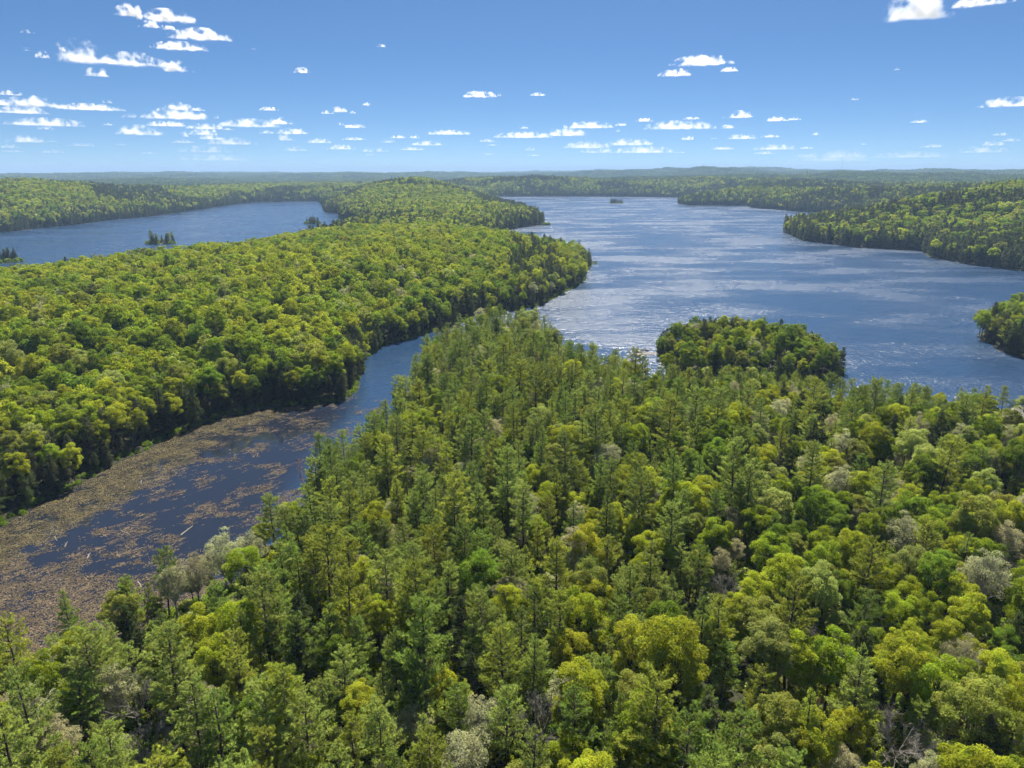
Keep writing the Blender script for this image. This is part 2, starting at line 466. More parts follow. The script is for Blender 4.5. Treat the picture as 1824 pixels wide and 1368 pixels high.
# ------------------------------------------------------------------ tree shapes
def pine_shape(seed, h=22.0, lmax=3.4, base=0.36, detail=1.0, whorl=0.85, droop=0.0, dense=1.0, nb=5, leaf=(0.46, 0.115), tuft=5, conical=0.75):
    """returns (wood QB, needles QB): straight bole, whorled branches, flat feathery plumes"""
    rng = np.random.default_rng(seed)
    wood, ndl = QB(), QB()
    n = 9
    zs = np.linspace(0, h, n + 1)
    wob = np.cumsum(rng.normal(0, 0.07, (n + 1, 2)), 0); wob[0] = 0
    ax = np.stack([wob[:, 0], wob[:, 1], zs], 1)
    rad = 0.30 * (h / 22) * (1 - zs / h) ** 0.8 + 0.025
    wood.tubes(ax[:-1], ax[1:], rad[:-1], rad[1:], 6 if detail > 0.5 else 4)
    z = h * base
    C, Dv, Tn, Ls = [], [], [], []
    bp0, bp1, br = [], [], []
    ph = rng.uniform(0, 6.28)
    while z < h - 0.25:
        t = (z - h * base) / (h * (1 - base))
        prof = (1 - t) ** conical * (0.5 + 0.5 * min(1, t / 0.22))
        k = max(3, int(round(nb * rng.uniform(0.7, 1.25))))
        ph += rng.uniform(0.3, 1.1)
        for b in range(k):
            if rng.uniform() < 0.13:
                continue
            L = max(0.35, lmax * prof * rng.uniform(0.48, 1.30))
            a = ph + 6.283 * b / k + rng.normal(0, 0.25)
            el = R(4 + 38 * t ** 1.5) + rng.normal(0, 0.10) - droop * (1 - t)
            zz = z + rng.normal(0, 0.18)
            o = np.array([np.interp(zz, zs, ax[:, 0]), np.interp(zz, zs, ax[:, 1]), zz])
            ch, sh = math.cos(a), math.sin(a)
            m = 4
            tt = np.linspace(0, 1, m + 1)
            rise = np.tan(el) * tt * L + (0.16 - droop * 0.5) * L * tt ** 2.2
            pts = np.stack([o[0] + ch * tt * L, o[1] + sh * tt * L, o[2] + rise], 1)
            bp0.append(pts[:-1]); bp1.append(pts[1:]); br.append(np.stack([0.045 * (1 - tt[:-1]) + 0.012, 0.045 * (1 - tt[1:]) + 0.012], 1) * (0.5 + L / 4))
            # side twigs carrying tufts in a flattish spray
            nt = int(max(4, L * 9.5 * dense * detail))
            s = rng.uniform(0.22, 1.03, nt) ** 0.8
            side = rng.choice([-1, 1], nt)
            tl = rng.uniform(0, 1, nt) * (0.16 + 0.34 * (1 - s)) * L * 1.05
            ang = a + side * rng.uniform(0.5, 1.0, nt)
            pz = np.interp(s, tt, pts[:, 2])
            c = np.stack([o[0] + ch * s * L + np.cos(ang) * tl, o[1] + sh * s * L + np.sin(ang) * tl, pz + rng.normal(0.05, 0.09, nt) + 0.12 * tl], 1)
            d = np.stack([np.cos(ang), np.sin(ang), np.full(nt, 0.35)], 1)
            C.append(c); Dv.append(d)
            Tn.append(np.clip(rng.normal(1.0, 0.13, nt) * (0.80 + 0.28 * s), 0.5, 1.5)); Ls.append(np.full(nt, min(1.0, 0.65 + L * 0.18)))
        z += whorl * rng.uniform(0.7, 1.25) * (1 - 0.35 * t)
    # leader
    nt = int(14 * detail) + 3
    C.append(np.stack([rng.normal(0, 0.1, nt) + ax[-1, 0], rng.normal(0, 0.1, nt) + ax[-1, 1], h - rng.uniform(-0.35, 1.0, nt)], 1))
    Dv.append(rdir(rng, nt) * 0.5 + [0, 0, 1.0]); Tn.append(np.ones(nt)); Ls.append(np.full(nt, 0.8))
    C = np.concatenate(C); Dv = np.concatenate(Dv); Tn = np.concatenate(Tn); Ls = np.concatenate(Ls)
    if detail > 0.3:
        p0 = np.concatenate(bp0); p1 = np.concatenate(bp1); r_ = np.concatenate(br)
        wood.tubes(p0, p1, r_[:, 0], r_[:, 1], 3)
    for k in range(tuft):
        d = Dv + rdir(rng, len(C)) * 0.75
        d /= np.linalg.norm(d, axis=1, keepdims=True)
        nn = rdir(rng, len(C)) * 0.8 + [0, 0, 1.0]
        sc_ = rng.uniform(0.7, 1.25, len(C)) * Ls
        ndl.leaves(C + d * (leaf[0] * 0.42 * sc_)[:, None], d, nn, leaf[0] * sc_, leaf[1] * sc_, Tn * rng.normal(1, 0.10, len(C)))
    return wood, ndl


def broad_shape(seed, h=17.0, cr=4.0, lobes=38, per=250, leaf=0.36, fill=1.0, low=-0.35, twig=0.0, detail=1.0):
    """returns (wood QB, leaves QB): forked limbs, a domed crown of leafy lobes with gaps between them"""
    rng = np.random.default_rng(seed)
    wood, lv = QB(), QB()
    cz, rz = h * 0.63, h * 0.37
    fork = h * rng.uniform(0.30, 0.40)
    zs = np.linspace(0, fork, 4)
    wob = np.cumsum(rng.normal(0, 0.10, (4, 2)), 0); wob[0] = 0
    ax = np.stack([wob[:, 0], wob[:, 1], zs], 1)
    wood.tubes(ax[:-1], ax[1:], np.linspace(0.30, 0.22, 4)[:-1] * h / 17, np.linspace(0.30, 0.22, 4)[1:] * h / 17, 6 if detail > 0.5 else 4)
    top = ax[-1]
    # lobes spread evenly over the crown (fibonacci directions, jittered)
    i = np.arange(lobes) + 0.5
    zz = 1 - (1 - low) * i / lobes
    th = i * 2.399963 + rng.uniform(0, 6.28)
    U = np.stack([np.sqrt(np.maximum(0, 1 - zz ** 2)) * np.cos(th), np.sqrt(np.maximum(0, 1 - zz ** 2)) * np.sin(th), zz], 1)
    U += rng.normal(0, 0.13, U.shape); U /= np.linalg.norm(U, axis=1, keepdims=True)
    sx, sy = rng.uniform(0.85, 1.15, 2)
    rr = rng.uniform(0.55, 1.04, lobes)
    LC = U * rr[:, None] * np.array([cr * sx, cr * sy, rz]) + [top[0], top[1], cz]
    LR = cr * rng.uniform(0.20, 0.42, lobes) * (38 / lobes) ** 0.4
    keep = rng.uniform(size=lobes) < fill
    LC, LR, U = LC[keep], LR[keep], U[keep]
    mid = top + (LC - top) * 0.55 + rng.normal(0, 0.25, LC.shape) + [0, 0, 0.4]
    wood.tubes(np.repeat(top[None], len(LC), 0), mid, 0.085, 0.055, 3)
    wood.tubes(mid, LC, 0.055, 0.02, 3)
    if twig > 0:
        nt = int(twig)
        for _ in range(nt):
            e = LC + rdir(rng, len(LC)) * LR[:, None] * 1.1 + [0, 0, 0.25]
            s_ = mid + (LC - mid) * rng.uniform(0.2, 1.0, (len(LC), 1))
            wood.tubes(s_, e, 0.026, 0.010, 3)
    if per:
        n = len(LC) * per
        li = np.repeat(np.arange(len(LC)), per)
        u = rdir(rng, n) + U[li] * 0.55 + [0, 0, 0.35]
        u /= np.linalg.norm(u, axis=1, keepdims=True)
        rad = LR[li] * (1.0 - 0.42 * rng.uniform(0, 1, n) ** 1.7) * rng.uniform(0.88, 1.14, n)
        c = LC[li] + u * rad[:, None] * [1, 1, 0.82]
        nn = u * 0.9 + rdir(rng, n) * 0.75 + [0, 0, 0.25]
        lt = rng.normal(1.0, 0.10, len(LC))[li]
        lv.leaves(c, rdir(rng, n) * [1, 1, 0.55], nn, leaf * rng.uniform(0.7, 1.3, n), leaf * 0.72 * rng.uniform(0.7, 1.3, n), np.clip(rng.normal(1.0, 0.14, n) * lt, 0.5, 1.6))
    return wood, lv


def bare_shape(seed, h=14.0, spread=4.0):
    """leafless tree: returns (trunk and limbs, fine twigs)"""
    rng = np.random.default_rng(seed)
    wood, tw = QB(), QB()
    fork = h * 0.3
    wood.tubes([[0, 0, 0]], [[0, 0, fork]], 0.22, 0.17, 6)
    segs = [(np.array([0, 0, fork * rng.uniform(0.75, 1.0)]), None)]
    P = np.repeat([[0, 0, fork]], 8, 0) - [0, 0, 1] * rng.uniform(0, fork * 0.3, (8, 1))
    a = np.arange(8) * 0.785 + rng.normal(0, 0.25, 8)
    el = rng.uniform(0.55, 1.35, 8)
    dirs = np.stack([np.cos(a) * np.cos(el), np.sin(a) * np.cos(el), np.sin(el)], 1)
    ln = np.full(8, h * 0.36) * rng.uniform(0.7, 1.15, 8)
    r0 = 0.11
    for lev in range(5):
        E = P + dirs * ln[:, None]
        (wood if lev < 2 else tw).tubes(P, E, r0, r0 * 0.55, 4 if lev < 2 else 3)
        if lev == 4:
            break
        k = (5, 5, 4, 3)[lev]
        n = len(P)
        idx = np.repeat(np.arange(n), k)
        tpos = rng.uniform(0.35, 1.0, n * k)
        P2 = P[idx] + dirs[idx] * (ln[idx] * tpos)[:, None]
        d2 = dirs[idx] + rdir(rng, n * k) * (0.75, 0.75, 0.8, 0.9)[lev] + [0, 0, 0.16]
        d2 /= np.linalg.norm(d2, axis=1, keepdims=True)
        P, dirs = P2, d2
        ln = ln[idx] * rng.uniform(0.38, 0.62, n * k)
        r0 = (0.055, 0.032, 0.02, 0.014)[lev]
    return wood, tw


FORMS = {}     # kind -> list of (wood mesh, crown mesh, nominal height, crown radius, crown base fraction)
JOINED = {}    # kind -> list of (joined mesh) for the wooded masses


def joined(name, parts):
    q = QB()
    mats = []
    for qb, mat in parts:
        mats.append(mat)
        for V, Qd, t in zip(qb.v, qb.q, qb.t):
            pass
        V = np.concatenate(qb.v); Qd = np.concatenate(qb.q)
        q.add(V, Qd, np.concatenate(qb.t), len(mats) - 1)
    return q.mesh(name, mats)


def add_form(kind, name, wood, crown, bark, leafm, h, cr, cb):
    FORMS.setdefault(kind, []).append((wood.mesh(name + '_trunk', [bark]), crown.mesh(name + '_crown', [leafm]), h, cr, cb))
    JOINED.setdefault(kind, []).append(joined(name, [(wood, bark), (crown, leafm)]))


for k in range(7):
    h = (20, 21.5, 17.5, 19, 22, 15.5, 18)[k]
    w, c = pine_shape(100 + k, h, (4.0, 4.3, 3.6, 4.5, 4.1, 3.3, 3.9)[k], (0.24, 0.32, 0.16, 0.26, 0.34, 0.12, 0.28)[k], 1.0, 1.15, 0.0, 1.6, 5, (0.44, 0.066), 10, (0.62, 0.42, 0.75, 0.38, 0.55, 0.80, 0.48)[k])
    add_form('pine', 'pine', w, c, M_BARK, M_NEEDLE, h, 3.8, 0.26)
for k in range(4):
    h = (17, 15, 18, 13)[k]
    w, c = pine_shape(140 + k, h, (3.3, 3.5, 3.2, 3.0)[k], 0.08, 1.0, 0.55, 0.28, 1.15, 7, (0.40, 0.12), 6, 0.60)
    add_form('hemlock', 'hemlock', w, c, M_BARK, M_NEEDLE, h, 2.6, 0.1)
for k in range(7):
    h = (17, 15.5, 18.5, 14, 16.5, 19, 15)[k]
    w, c = broad_shape(200 + k, h, (4.0, 3.8, 4.3, 3.6, 4.6, 4.2, 3.4)[k], (40, 36, 46, 34, 48, 44, 34)[k], 380, 0.29, 0.94)
    add_form('broadleaf', 'broadleaf', w, c, M_BARK, M_LEAF, h, 4.0, 0.28)
for k in range(4):       # just leafing out: twigs show between small leaves
    h = (14, 16, 13, 15)[k]
    w, c = broad_shape(240 + k, h, (3.4, 3.8, 3.2, 3.6)[k], 44, 110, 0.24, 0.95, -0.3, 9)
    add_form('budding', 'budding', w, c, M_BIRCH, M_LEAF, h, 3.5, 0.28)
for k in range(3):
    h = (13, 15, 12)[k]
    w, c = bare_shape(260 + k, h)
    add_form('bare', 'bare', w, c, M_TWIG, M_TWIG, h, 3.8, 0.3)
for k in range(2):       # dead standing conifer with thin brown needles
    w, c = pine_shape(280 + k, 15, 2.2, 0.25, 0.55, 0.7, 0.15, 1.0, 5, (0.4, 0.10), 3)
    add_form('deadpine', 'deadpine', w, c, M_TWIG, M_NEEDLE, 15, 2.2, 0.25)
# lighter forms for the hillsides
for k in range(6):
    h = (17, 15.5, 18.5, 14, 16.5, 19)[k]
    w, c = broad_shape(300 + k, h, (4.2, 3.9, 4.5, 3.7, 4.7, 4.3)[k], 30, 75, 0.66, 0.95, -0.25, 0, 0.4)
    JOINED.setdefault('broadleaf_mid', []).append(joined('broadleaf_mid', [(w, M_BARK), (c, M_LEAF)]))
    w, c = broad_shape(320 + k, h, (4.4, 4.1, 4.7, 3.9, 4.9, 4.5)[k], 15, 26, 1.5, 1.0, -0.1, 0, 0.2)
    JOINED.setdefault('broadleaf_far', []).append(joined('broadleaf_far', [(w, M_BARK), (c, M_LEAF)]))
for k in range(3):
    w, c = pine_shape(340 + k, (17, 15, 19)[k], 3.4, 0.08, 0.45, 0.9, 0.25, 1.0, 6, (0.75, 0.28), 4, 0.62)
    JOINED.setdefault('hemlock_mid', []).append(joined('hemlock_mid', [(w, M_BARK), (c, M_NEEDLE)]))
    w, c = pine_shape(350 + k, (18, 15, 20)[k], 3.3, 0.08, 0.14, 1.5, 0.25, 1.0, 5, (1.5, 0.75), 3, 0.65)
    JOINED.setdefault('hemlock_far', []).append(joined('hemlock_far', [(w, M_BARK), (c, M_NEEDLE)]))


def patch_mesh(seed, n=18, size=34.0):
    """a piece of far canopy: many small crowns"""
    rng = np.random.default_rng(seed)
    q = QB()
    P = rng.uniform(-size / 2, size / 2, (n, 2))
    for (px, py) in P:
        r = rng.uniform(3.4, 5.2); h = rng.uniform(10, 16)
        m = 46
        u = rdir(rng, m); u[:, 2] = np.abs(u[:, 2]) * 1.0 - 0.25
        c = np.stack([px + u[:, 0] * r, py + u[:, 1] * r, h + u[:, 2] * r * 1.1], 1)
        q.leaves(c, rdir(rng, m), u + rdir(rng, m) * 0.5, 3.0, 2.4, np.clip(rng.normal(rng.normal(1, 0.18), 0.13, m), 0.4, 1.7))
    return q.mesh('patch', [M_LEAF])


for k in range(5):
    JOINED.setdefault('patch', []).append(patch_mesh(400 + k))


def shrub(seed):
    rng = np.random.default_rng(seed)
    q = QB()
    n = 260
    u = rdir(rng, n); u[:, 2] = np.abs(u[:, 2])
    c = u * rng.uniform(0.5, 1.0, (n, 1)) * [1.1, 1.1, 1.3]
    q.leaves(c, rdir(rng, n), u + rdir(rng, n), 0.34, 0.24, np.clip(rng.normal(1, 0.18, n), 0.5, 1.6))
    return q.mesh('shrub', [M_LEAF])


for k in range(3):
    JOINED.setdefault('shrub', []).append(shrub(420 + k))
print('forms', round(time.time() - T0, 1))

# colours: linear base colours of each sort of crown
HUES = {
    'broadleaf': [('bright green', (0.260, 0.325, 0.026)), ('yellow-green', (0.345, 0.380, 0.032)), ('mid green', (0.180, 0.258, 0.028)),
                  ('olive green', (0.275, 0.295, 0.058)), ('golden green', (0.385, 0.400, 0.036)), ('pale green', (0.330, 0.375, 0.100))],
    'pine': [('grey-green', (0.300, 0.360, 0.078)), ('olive', (0.335, 0.372, 0.054)), ('deep green', (0.230, 0.305, 0.056))],
    'hemlock': [('dark green', (0.100, 0.130, 0.042)), ('blackish green', (0.130, 0.145, 0.064))],
    'budding': [('pale grey-green', (0.420, 0.430, 0.220)), ('soft khaki', (0.415, 0.390, 0.205))],
    'bare': [('grey', (0.3, 0.28, 0.25))],
    'deadpine': [('rust-brown', (0.300, 0.160, 0.090))],
}
HUES['broadleaf_mid'] = HUES['broadleaf_far'] = HUES['shrub'] = HUES['broadleaf']
HUES['patch'] = [('green', (0.115, 0.170, 0.026)), ('light green', (0.160, 0.195, 0.030)), ('deep green', (0.070, 0.115, 0.028)), ('dull green', (0.095, 0.118, 0.042))]  # darker than nearer crowns: conifers plus shaded crown sides, put into the colour
HUES['hemlock_mid'] = HUES['hemlock_far'] = HUES['hemlock']

# ------------------------------------------------------------------ where the trees stand
FX = F_PX * 1824


def project(x, y, z):
    """photo pixel (1824 wide) of a point"""
    c, s = math.cos(R(PITCH)), math.sin(R(PITCH))
    dz = z - CAM_Z
    depth = y * c - dz * s
    up = y * s + dz * c
    return 912 + FX * x / depth, 684 - FX * up / depth, depth


def ground_at(px, py, z):
    a, b = (px - 912) / FX, (684 - py) / FX
    c, s = math.cos(R(PITCH)), math.sin(R(PITCH))
    t = (z - CAM_Z) / (-s + b * c)
    return a * t, (c + b * s) * t


def jitter_grid(x0, x1, y0, y1, step, seed):
    rng = np.random.default_rng(seed)
    gx, gy = np.meshgrid(np.arange(x0, x1, step), np.arange(y0, y1, step * 0.9))
    gx = gx + (np.arange(gx.shape[0]) % 2)[:, None] * step * 0.5
    p = np.stack([gx.ravel(), gy.ravel()], 1)
    return p + rng.uniform(-0.40, 0.40, p.shape) * step


def in_view(x, y, margin=4.0):
    return (y > 40) & (np.abs(np.degrees(np.arctan2(x, y + 25))) < 36.5 + margin)


COTTAGE = (190.0, 252.0)
CLEAR = (-3.0, 428.0)
trees = []       # dicts of the nearer trees


def plant(kind, hue, x, y, z, s, rot, form=None, special=None, hs=1.0, zone='mainland', lean=0.0):
    trees.append(dict(kind=kind, hue=hue, x=x, y=y, z=z, s=s, hs=hs, rot=rot, form=form, special=special, zone=zone, lean=lean))


rng = np.random.default_rng(5)
# ---- single trees that stand out in the photograph: kind, hue, pixel of crown middle, height there, scale, words
SPECIAL = [
    ('pine', 2, 108, 1050, 10, 0.82, 'lone tall pine standing over the weedy cove near the lower left corner'),
    ('bare', 0, 238, 1232, 8, 0.95, 'leafless grey tree amid pines in the lower left corner'),
    ('bare', 0, 262, 1320, 8, 0.90, 'leafless grey tree just below another bare one, lower left corner'),
    ('bare', 0, 965, 1312, 8, 1.05, 'broad leafless grey tree at the bottom edge near the middle'),
    ('bare', 0, 1595, 1352, 7, 0.95, 'leafless grey tree cut by the bottom edge, right of middle'),
    ('bare', 0, 1812, 1050, 8, 0.95, 'leafless grey tree at the right edge, below the cottage'),
    ('bare', 0, 1290, 1052, 9, 0.80, 'small dark leafless tree between pines, right of middle'),
    ('bare', 0, 620, 822, 8, 0.85, 'leafless grey tree beside the narrow end of the weedy cove'),
    ('bare', 0, 1462, 1155, 9, 0.75, 'thin grey dead tree beside a tall pine, lower right'),
    ('bare', 0, 1365, 798, 8, 0.85, 'leafless grey tree in front of dark conifers, right of middle'),
    ('deadpine', 0, 1445, 1308, 6, 0.62, 'small rust-brown dead conifer near the bottom edge, right of middle'),
    ('deadpine', 0, 876, 838, 10, 0.95, 'rust-brown dead pine among green pines at photo centre'),
    ('deadpine', 0, 926, 655, 9, 0.95, 'rust-brown dead pine on the pine point, left one of a pair'),
    ('deadpine', 0, 962, 648, 9, 0.95, 'rust-brown dead pine on the pine point, right one of a pair'),
    ('deadpine', 0, 532, 805, 8, 0.70, 'brown dying conifer leaning at the edge of the weedy cove'),
    ('budding', 0, 305, 1045, 6, 0.95, 'pale grey-green leafing tree at the cove edge, lowest of its row'),
    ('budding', 1, 350, 1022, 7, 1.00, 'pale khaki leafing tree at the cove edge, beside a grey-green one'),
    ('budding', 0, 398, 998, 7, 1.05, 'pale grey-green leafing tree overhanging the cove, middle of its row'),
    ('budding', 0, 440, 968, 8, 1.00, 'pale leafing tree at the upper end of the row along the cove'),
    ('budding', 0, 205, 1225, 8, 0.95, 'pale grey-green leafing tree left of the leafless grey tree'),
    ('budding', 0, 860, 1330, 6, 0.85, 'pale khaki young tree at the bottom edge beside the leafless tree'),
    ('budding', 1, 1020, 1010, 8, 1.05, 'broad khaki leafing tree beneath a golden crown near the middle'),
    ('budding', 0, 1080, 850, 8, 1.05, 'broad pale leafing tree among pines right of photo centre'),
    ('budding', 0, 1740, 1090, 7, 1.05, 'broad pale leafing tree near the right edge'),
    ('broadleaf', 4, 1195, 1255, 8, 1.10, 'golden-green broad crown near the bottom edge, right of middle'),
    ('broadleaf', 4, 1130, 1210, 8, 0.90, 'golden-green crown up and left of the broadest golden crown'),
    ('broadleaf', 4, 1045, 990, 10, 0.85, 'golden crown rising behind a khaki leafing tree near the middle'),
    ('broadleaf', 1, 1395, 1075, 9, 0.95, 'bright yellow-green crown above the thin dead tree, lower right'),
    ('broadleaf', 0, 1520, 822, 7, 0.90, 'vivid green round crown in front of the dark conifers, right side'),
    ('broadleaf', 1, 1765, 716, 8, 0.80, 'round yellow-green tree beside the cottage at the lake shore'),
    ('pine', 2, 1765, 690, 12, 0.80, 'tall open pine behind the cottage against the lake'),
]
spec_xy = []
for (kind, hue, px, py, zc, s, words) in SPECIAL:
    x, y = ground_at(px, py, zc + 4)
    spec_xy.append((x, y))
    plant(kind, hue, x, y, None, s, rng.uniform(0, 6.28), None, words)
spec_xy = np.array(spec_xy)

# ---- the wooded mainland in front, the point and the knob
P = jitter_grid(-170, 270, 48, 460, 5.7, 1)
P = P[in_view(P[:, 0], P[:, 1], 6)]
d = signed_dist(P[:, 0], P[:, 1])
east_or_mid = ~((P[:, 0] < -62) & (P[:, 1] > 165)) & ~((P[:, 0] < -50) & (P[:, 1] > 300)) & ~((P[:, 0] < 60) & (P[:, 1] > 470)) & ~((P[:, 0] > 240) & (P[:, 1] > 300))
bshore = (P[:, 0] < -30) & (P[:, 1] > 430)
keep = (d > 0.4) & east_or_mid & ~bshore
P, d = P[keep], d[keep]
nz = fbm(P[:, 0] / 45, P[:, 1] / 45, 61, 3)
nz2 = fbm(P[:, 0] / 30 + 9, P[:, 1] / 30, 71, 3)
for (x, y), dd, a, b in zip(P, d, nz, nz2):
    if np.min(np.hypot(spec_xy[:, 0] - x, spec_xy[:, 1] - y)) < 3.8:
        continue
    fr_ = y / spec_xy[:, 1]
    if np.any((np.abs(spec_xy[:, 0] * fr_ - x) < 3.2) & (spec_xy[:, 1] - y > 0) & (spec_xy[:, 1] - y < 8.5)):
        continue
    # cottage clearing and the pale clearing on the point
    if abs(x - COTTAGE[0] * (y / COTTAGE[1])) < 12 and -40 < y - COTTAGE[1] < 9:
        continue
    if (x - CLEAR[0]) ** 2 / 49 + (y - CLEAR[1]) ** 2 / 30 < 1 or (abs(x - CLEAR[0]) < 6 and 395 < y < 428 and rng.uniform() < 0.6):
        continue
    knob = y > 318 and x > 60
    point = y > 225 and x < 60 + (y - 225) * 0.2
    if knob:
        hk = 0.42 if dd < 9 else 0.16
        pr = dict(pine=0.04, hemlock=hk, broadleaf=0.9 - hk, budding=0.05, bare=0.01)
    elif x > 262:
        pr = dict(hemlock=0.3, broadleaf=0.6, pine=0.1)
    else:
        # share of pines falls off to the lower right
        e = x - (15 + 0.30 * (y - 70))
        ppine = 0.76 - 0.64 / (1 + math.exp(-(e + (a - 0.5) * 90) / 14))
        if point:
            ppine = 0.86
        if y > 225 and not point:
            ppine = max(ppine, 0.5 + (a - 0.5) * 1.6)
        if dd < 10 and y > 230:
            ppine = max(ppine, 0.6)
        if x < -55 and y < 150:
            ppine = 0.55
        ppine = min(0.95, max(0.05, ppine))
        rest = 1 - ppine
        hem = rest * (0.22 if x > 60 and y > 180 and b > 0.5 else 0.07)
        bud = rest * (0.20 if x < 10 else 0.12)
        br = rest * 0.03 + 0.006
        pr = dict(pine=ppine, hemlock=hem, budding=bud, bare=br, broadleaf=rest - hem - bud - br)
    kind = rng.choice(list(pr), p=np.array(list(pr.values())) / sum(pr.values()))
    nh = len(HUES[kind])
    hue = 0
    if kind == 'broadleaf':
        w = np.array([0.26, 0.30, 0.15, 0.14, 0.03, 0.12])
        if knob:
            w = np.array([0.35, 0.25, 0.2, 0.18, 0.02, 0.0])
        w = w * np.exp(2.2 * np.array([0, b - 0.5, 0.5 - b, 0, 1.5 * (b - 0.5), 0.5 - b]) * 2)
        hue = rng.choice(6, p=w / w.sum())
    elif kind == 'pine':
        hue = rng.choice(3, p=[0.42, 0.20, 0.38])
    elif nh > 1:
        hue = rng.integers(nh)
    s = rng.uniform(0.62, 0.98)
    if kind == 'pine':
        s = rng.uniform(0.62, 1.08)
        if y > 330:
            s *= 0.72
        if rng.uniform() < 0.25:
            s *= 0.65
    if knob:
        s *= 0.95
    elif y > 235 and x > 55:
        s *= 0.66
    if not knob and y > 292 and 55 < x < 160:
        s *= 0.6
    if kind in ('broadleaf', 'budding') and rng.uniform() < 0.25:
        s *= 0.7
    if dd < 4 and kind != 'bare':
        s *= 0.85
    plant(kind, int(hue), x, y, None, s, rng.uniform(0, 6.28), None, None, rng.uniform(0.9, 1.1))

# ---- the hill across the cove
P = jitter_grid(-560, 130, 60, 960, 5.7, 2)
P = P[in_view(P[:, 0], P[:, 1], 4)]
d = signed_dist(P[:, 0], P[:, 1])
west = ((P[:, 0] < -62) & (P[:, 1] > 165)) | ((P[:, 0] < -50) & (P[:, 1] > 300)) | (P[:, 1] > 470) | ((P[:, 0] < -30) & (P[:, 1] > 430))
keep = (d > 0.2) & west & ~((P[:, 0] < -480) & (P[:, 1] > 740)) & ~((P[:, 0] > 84) & (P[:, 1] > 740))
P, d = P[keep], d[keep]
nz = fbm(P[:, 0] / 60, P[:, 1] / 60, 81, 3)
nz2 = fbm(P[:, 0] / 35 + 9, P[:, 1] / 35, 91, 3)
for (x, y), dd, a, b in zip(P, d, nz, nz2):
    phem = 0.04 + 0.55 * (dd < 13) * (0.35 + 1.3 * a) + 0.10 * (b > 0.62)
    px, py, _ = project(x, y, 30)
    if abs(px - 950) < 45 and abs(py - 440) < 28:
        phem = 0.7
    kind = 'hemlock' if rng.uniform() < phem else ('budding' if rng.uniform() < 0.04 else 'broadleaf')
    w = np.array([0.40, 0.32, 0.13, 0.09, 0.01, 0.05]) * np.exp(3.0 * np.array([0, b - 0.5, 0.5 - b, 0, b - 0.5, 0]) * 2)
    hue = rng.choice(6, p=w / w.sum()) if kind == 'broadleaf' else rng.integers(len(HUES[kind]))
    s = rng.uniform(0.70, 1.15) * (0.80 if dd < 5 else 1.0)
    plant(kind, int(hue), x, y, None, s, rng.uniform(0, 6.28), None, None, rng.uniform(0.88, 1.1), 'hill')

# ---- islands and islets
for k, (cx, cyy, rx, ry) in enumerate(ISLANDS[:4]):
    n = (26, 20, 30, 30)[k]
    for i in range(n):
        a, r = rng.uniform(0, 6.28), math.sqrt(rng.uniform(0, 0.75))
        plant('pine' if (k == 0 and i % 4 == 0) else 'hemlock', int(rng.integers(2)), cx + rx * r * math.cos(a), cyy + ry * r * math.sin(a), None, rng.uniform(0.5, 0.85), rng.uniform(0, 6.28), None, None, 1.0, 'island%d' % k)
# ---- the wooded corner on the right
P = jitter_grid(255, 400, 320, 480, 5.4, 7)
dd_ = signed_dist(P[:, 0], P[:, 1])
for (x, y), dd in zip(P[(dd_ > 0.8) & in_view(P[:, 0], P[:, 1], 4)], dd_[(dd_ > 0.8) & in_view(P[:, 0], P[:, 1], 4)]):
    kind = rng.choice(['hemlock', 'broadleaf', 'pine'], p=[0.42, 0.43, 0.15])
    plant(kind, int(rng.integers(len(HUES[kind]) if kind != 'broadleaf' else 4)), x, y, None, rng.uniform(0.75, 1.05), rng.uniform(0, 6.28), None, None, 1.0, 'corner')

tx = np.array([t['x'] for t in trees]); ty = np.array([t['y'] for t in trees])
tz = height(tx, ty)
for t, z in zip(trees, tz):
    t['z'] = float(z) - 0.15
    t['form'] = int(rng.integers(len(FORMS[t['kind']])))
print('near trees', len(trees), round(time.time() - T0, 1))

# ---- which of them show, and how large: front to back over a small picture
BW, BH = 608, 456
buf = np.zeros((BH, BW), bool)
order = np.argsort(np.hypot(tx, ty))
for i in order:
    t = trees[i]
    f = FORMS[t['kind']][t['form']]
    hh = f[2] * t['s'] * t['hs']; cr = f[3] * t['s']
    x0, y0, dep = project(t['x'], t['y'], t['z'] + hh)
    x1, y1, _ = project(t['x'], t['y'], t['z'] + hh * f[4])
    t['px'], t['py'], t['dep'] = x0, y0, dep
    rx = cr * FX / dep / 3; cxp = (x0 + x1) / 6
    a, b = y0 / 3, max(y1, y0 + 6) / 3
    iy0, iy1, ix0, ix1 = int(max(0, a)), int(min(BH, b + 1)), int(max(0, cxp - rx)), int(min(BW, cxp + rx + 1))
    t['seen'] = 0
    if iy1 <= iy0 or ix1 <= ix0:
        continue
    yy, xx = np.mgrid[iy0:iy1, ix0:ix1]
    wv = (yy - a) / max(1.0, b - a)
    prof = np.clip(wv * 1.5 + 0.15, 0, 1) if t['kind'] in ('pine', 'hemlock', 'deadpine') else np.sqrt(np.clip(1 - (2 * wv - 1) ** 2, 0, 1))
    msk = np.abs(xx - cxp) <= rx * prof
    sub = buf[iy0:iy1, ix0:ix1]
    t['seen'] = int((msk & ~sub).sum())
    if t['kind'] not in ('bare',):
        sub |= msk

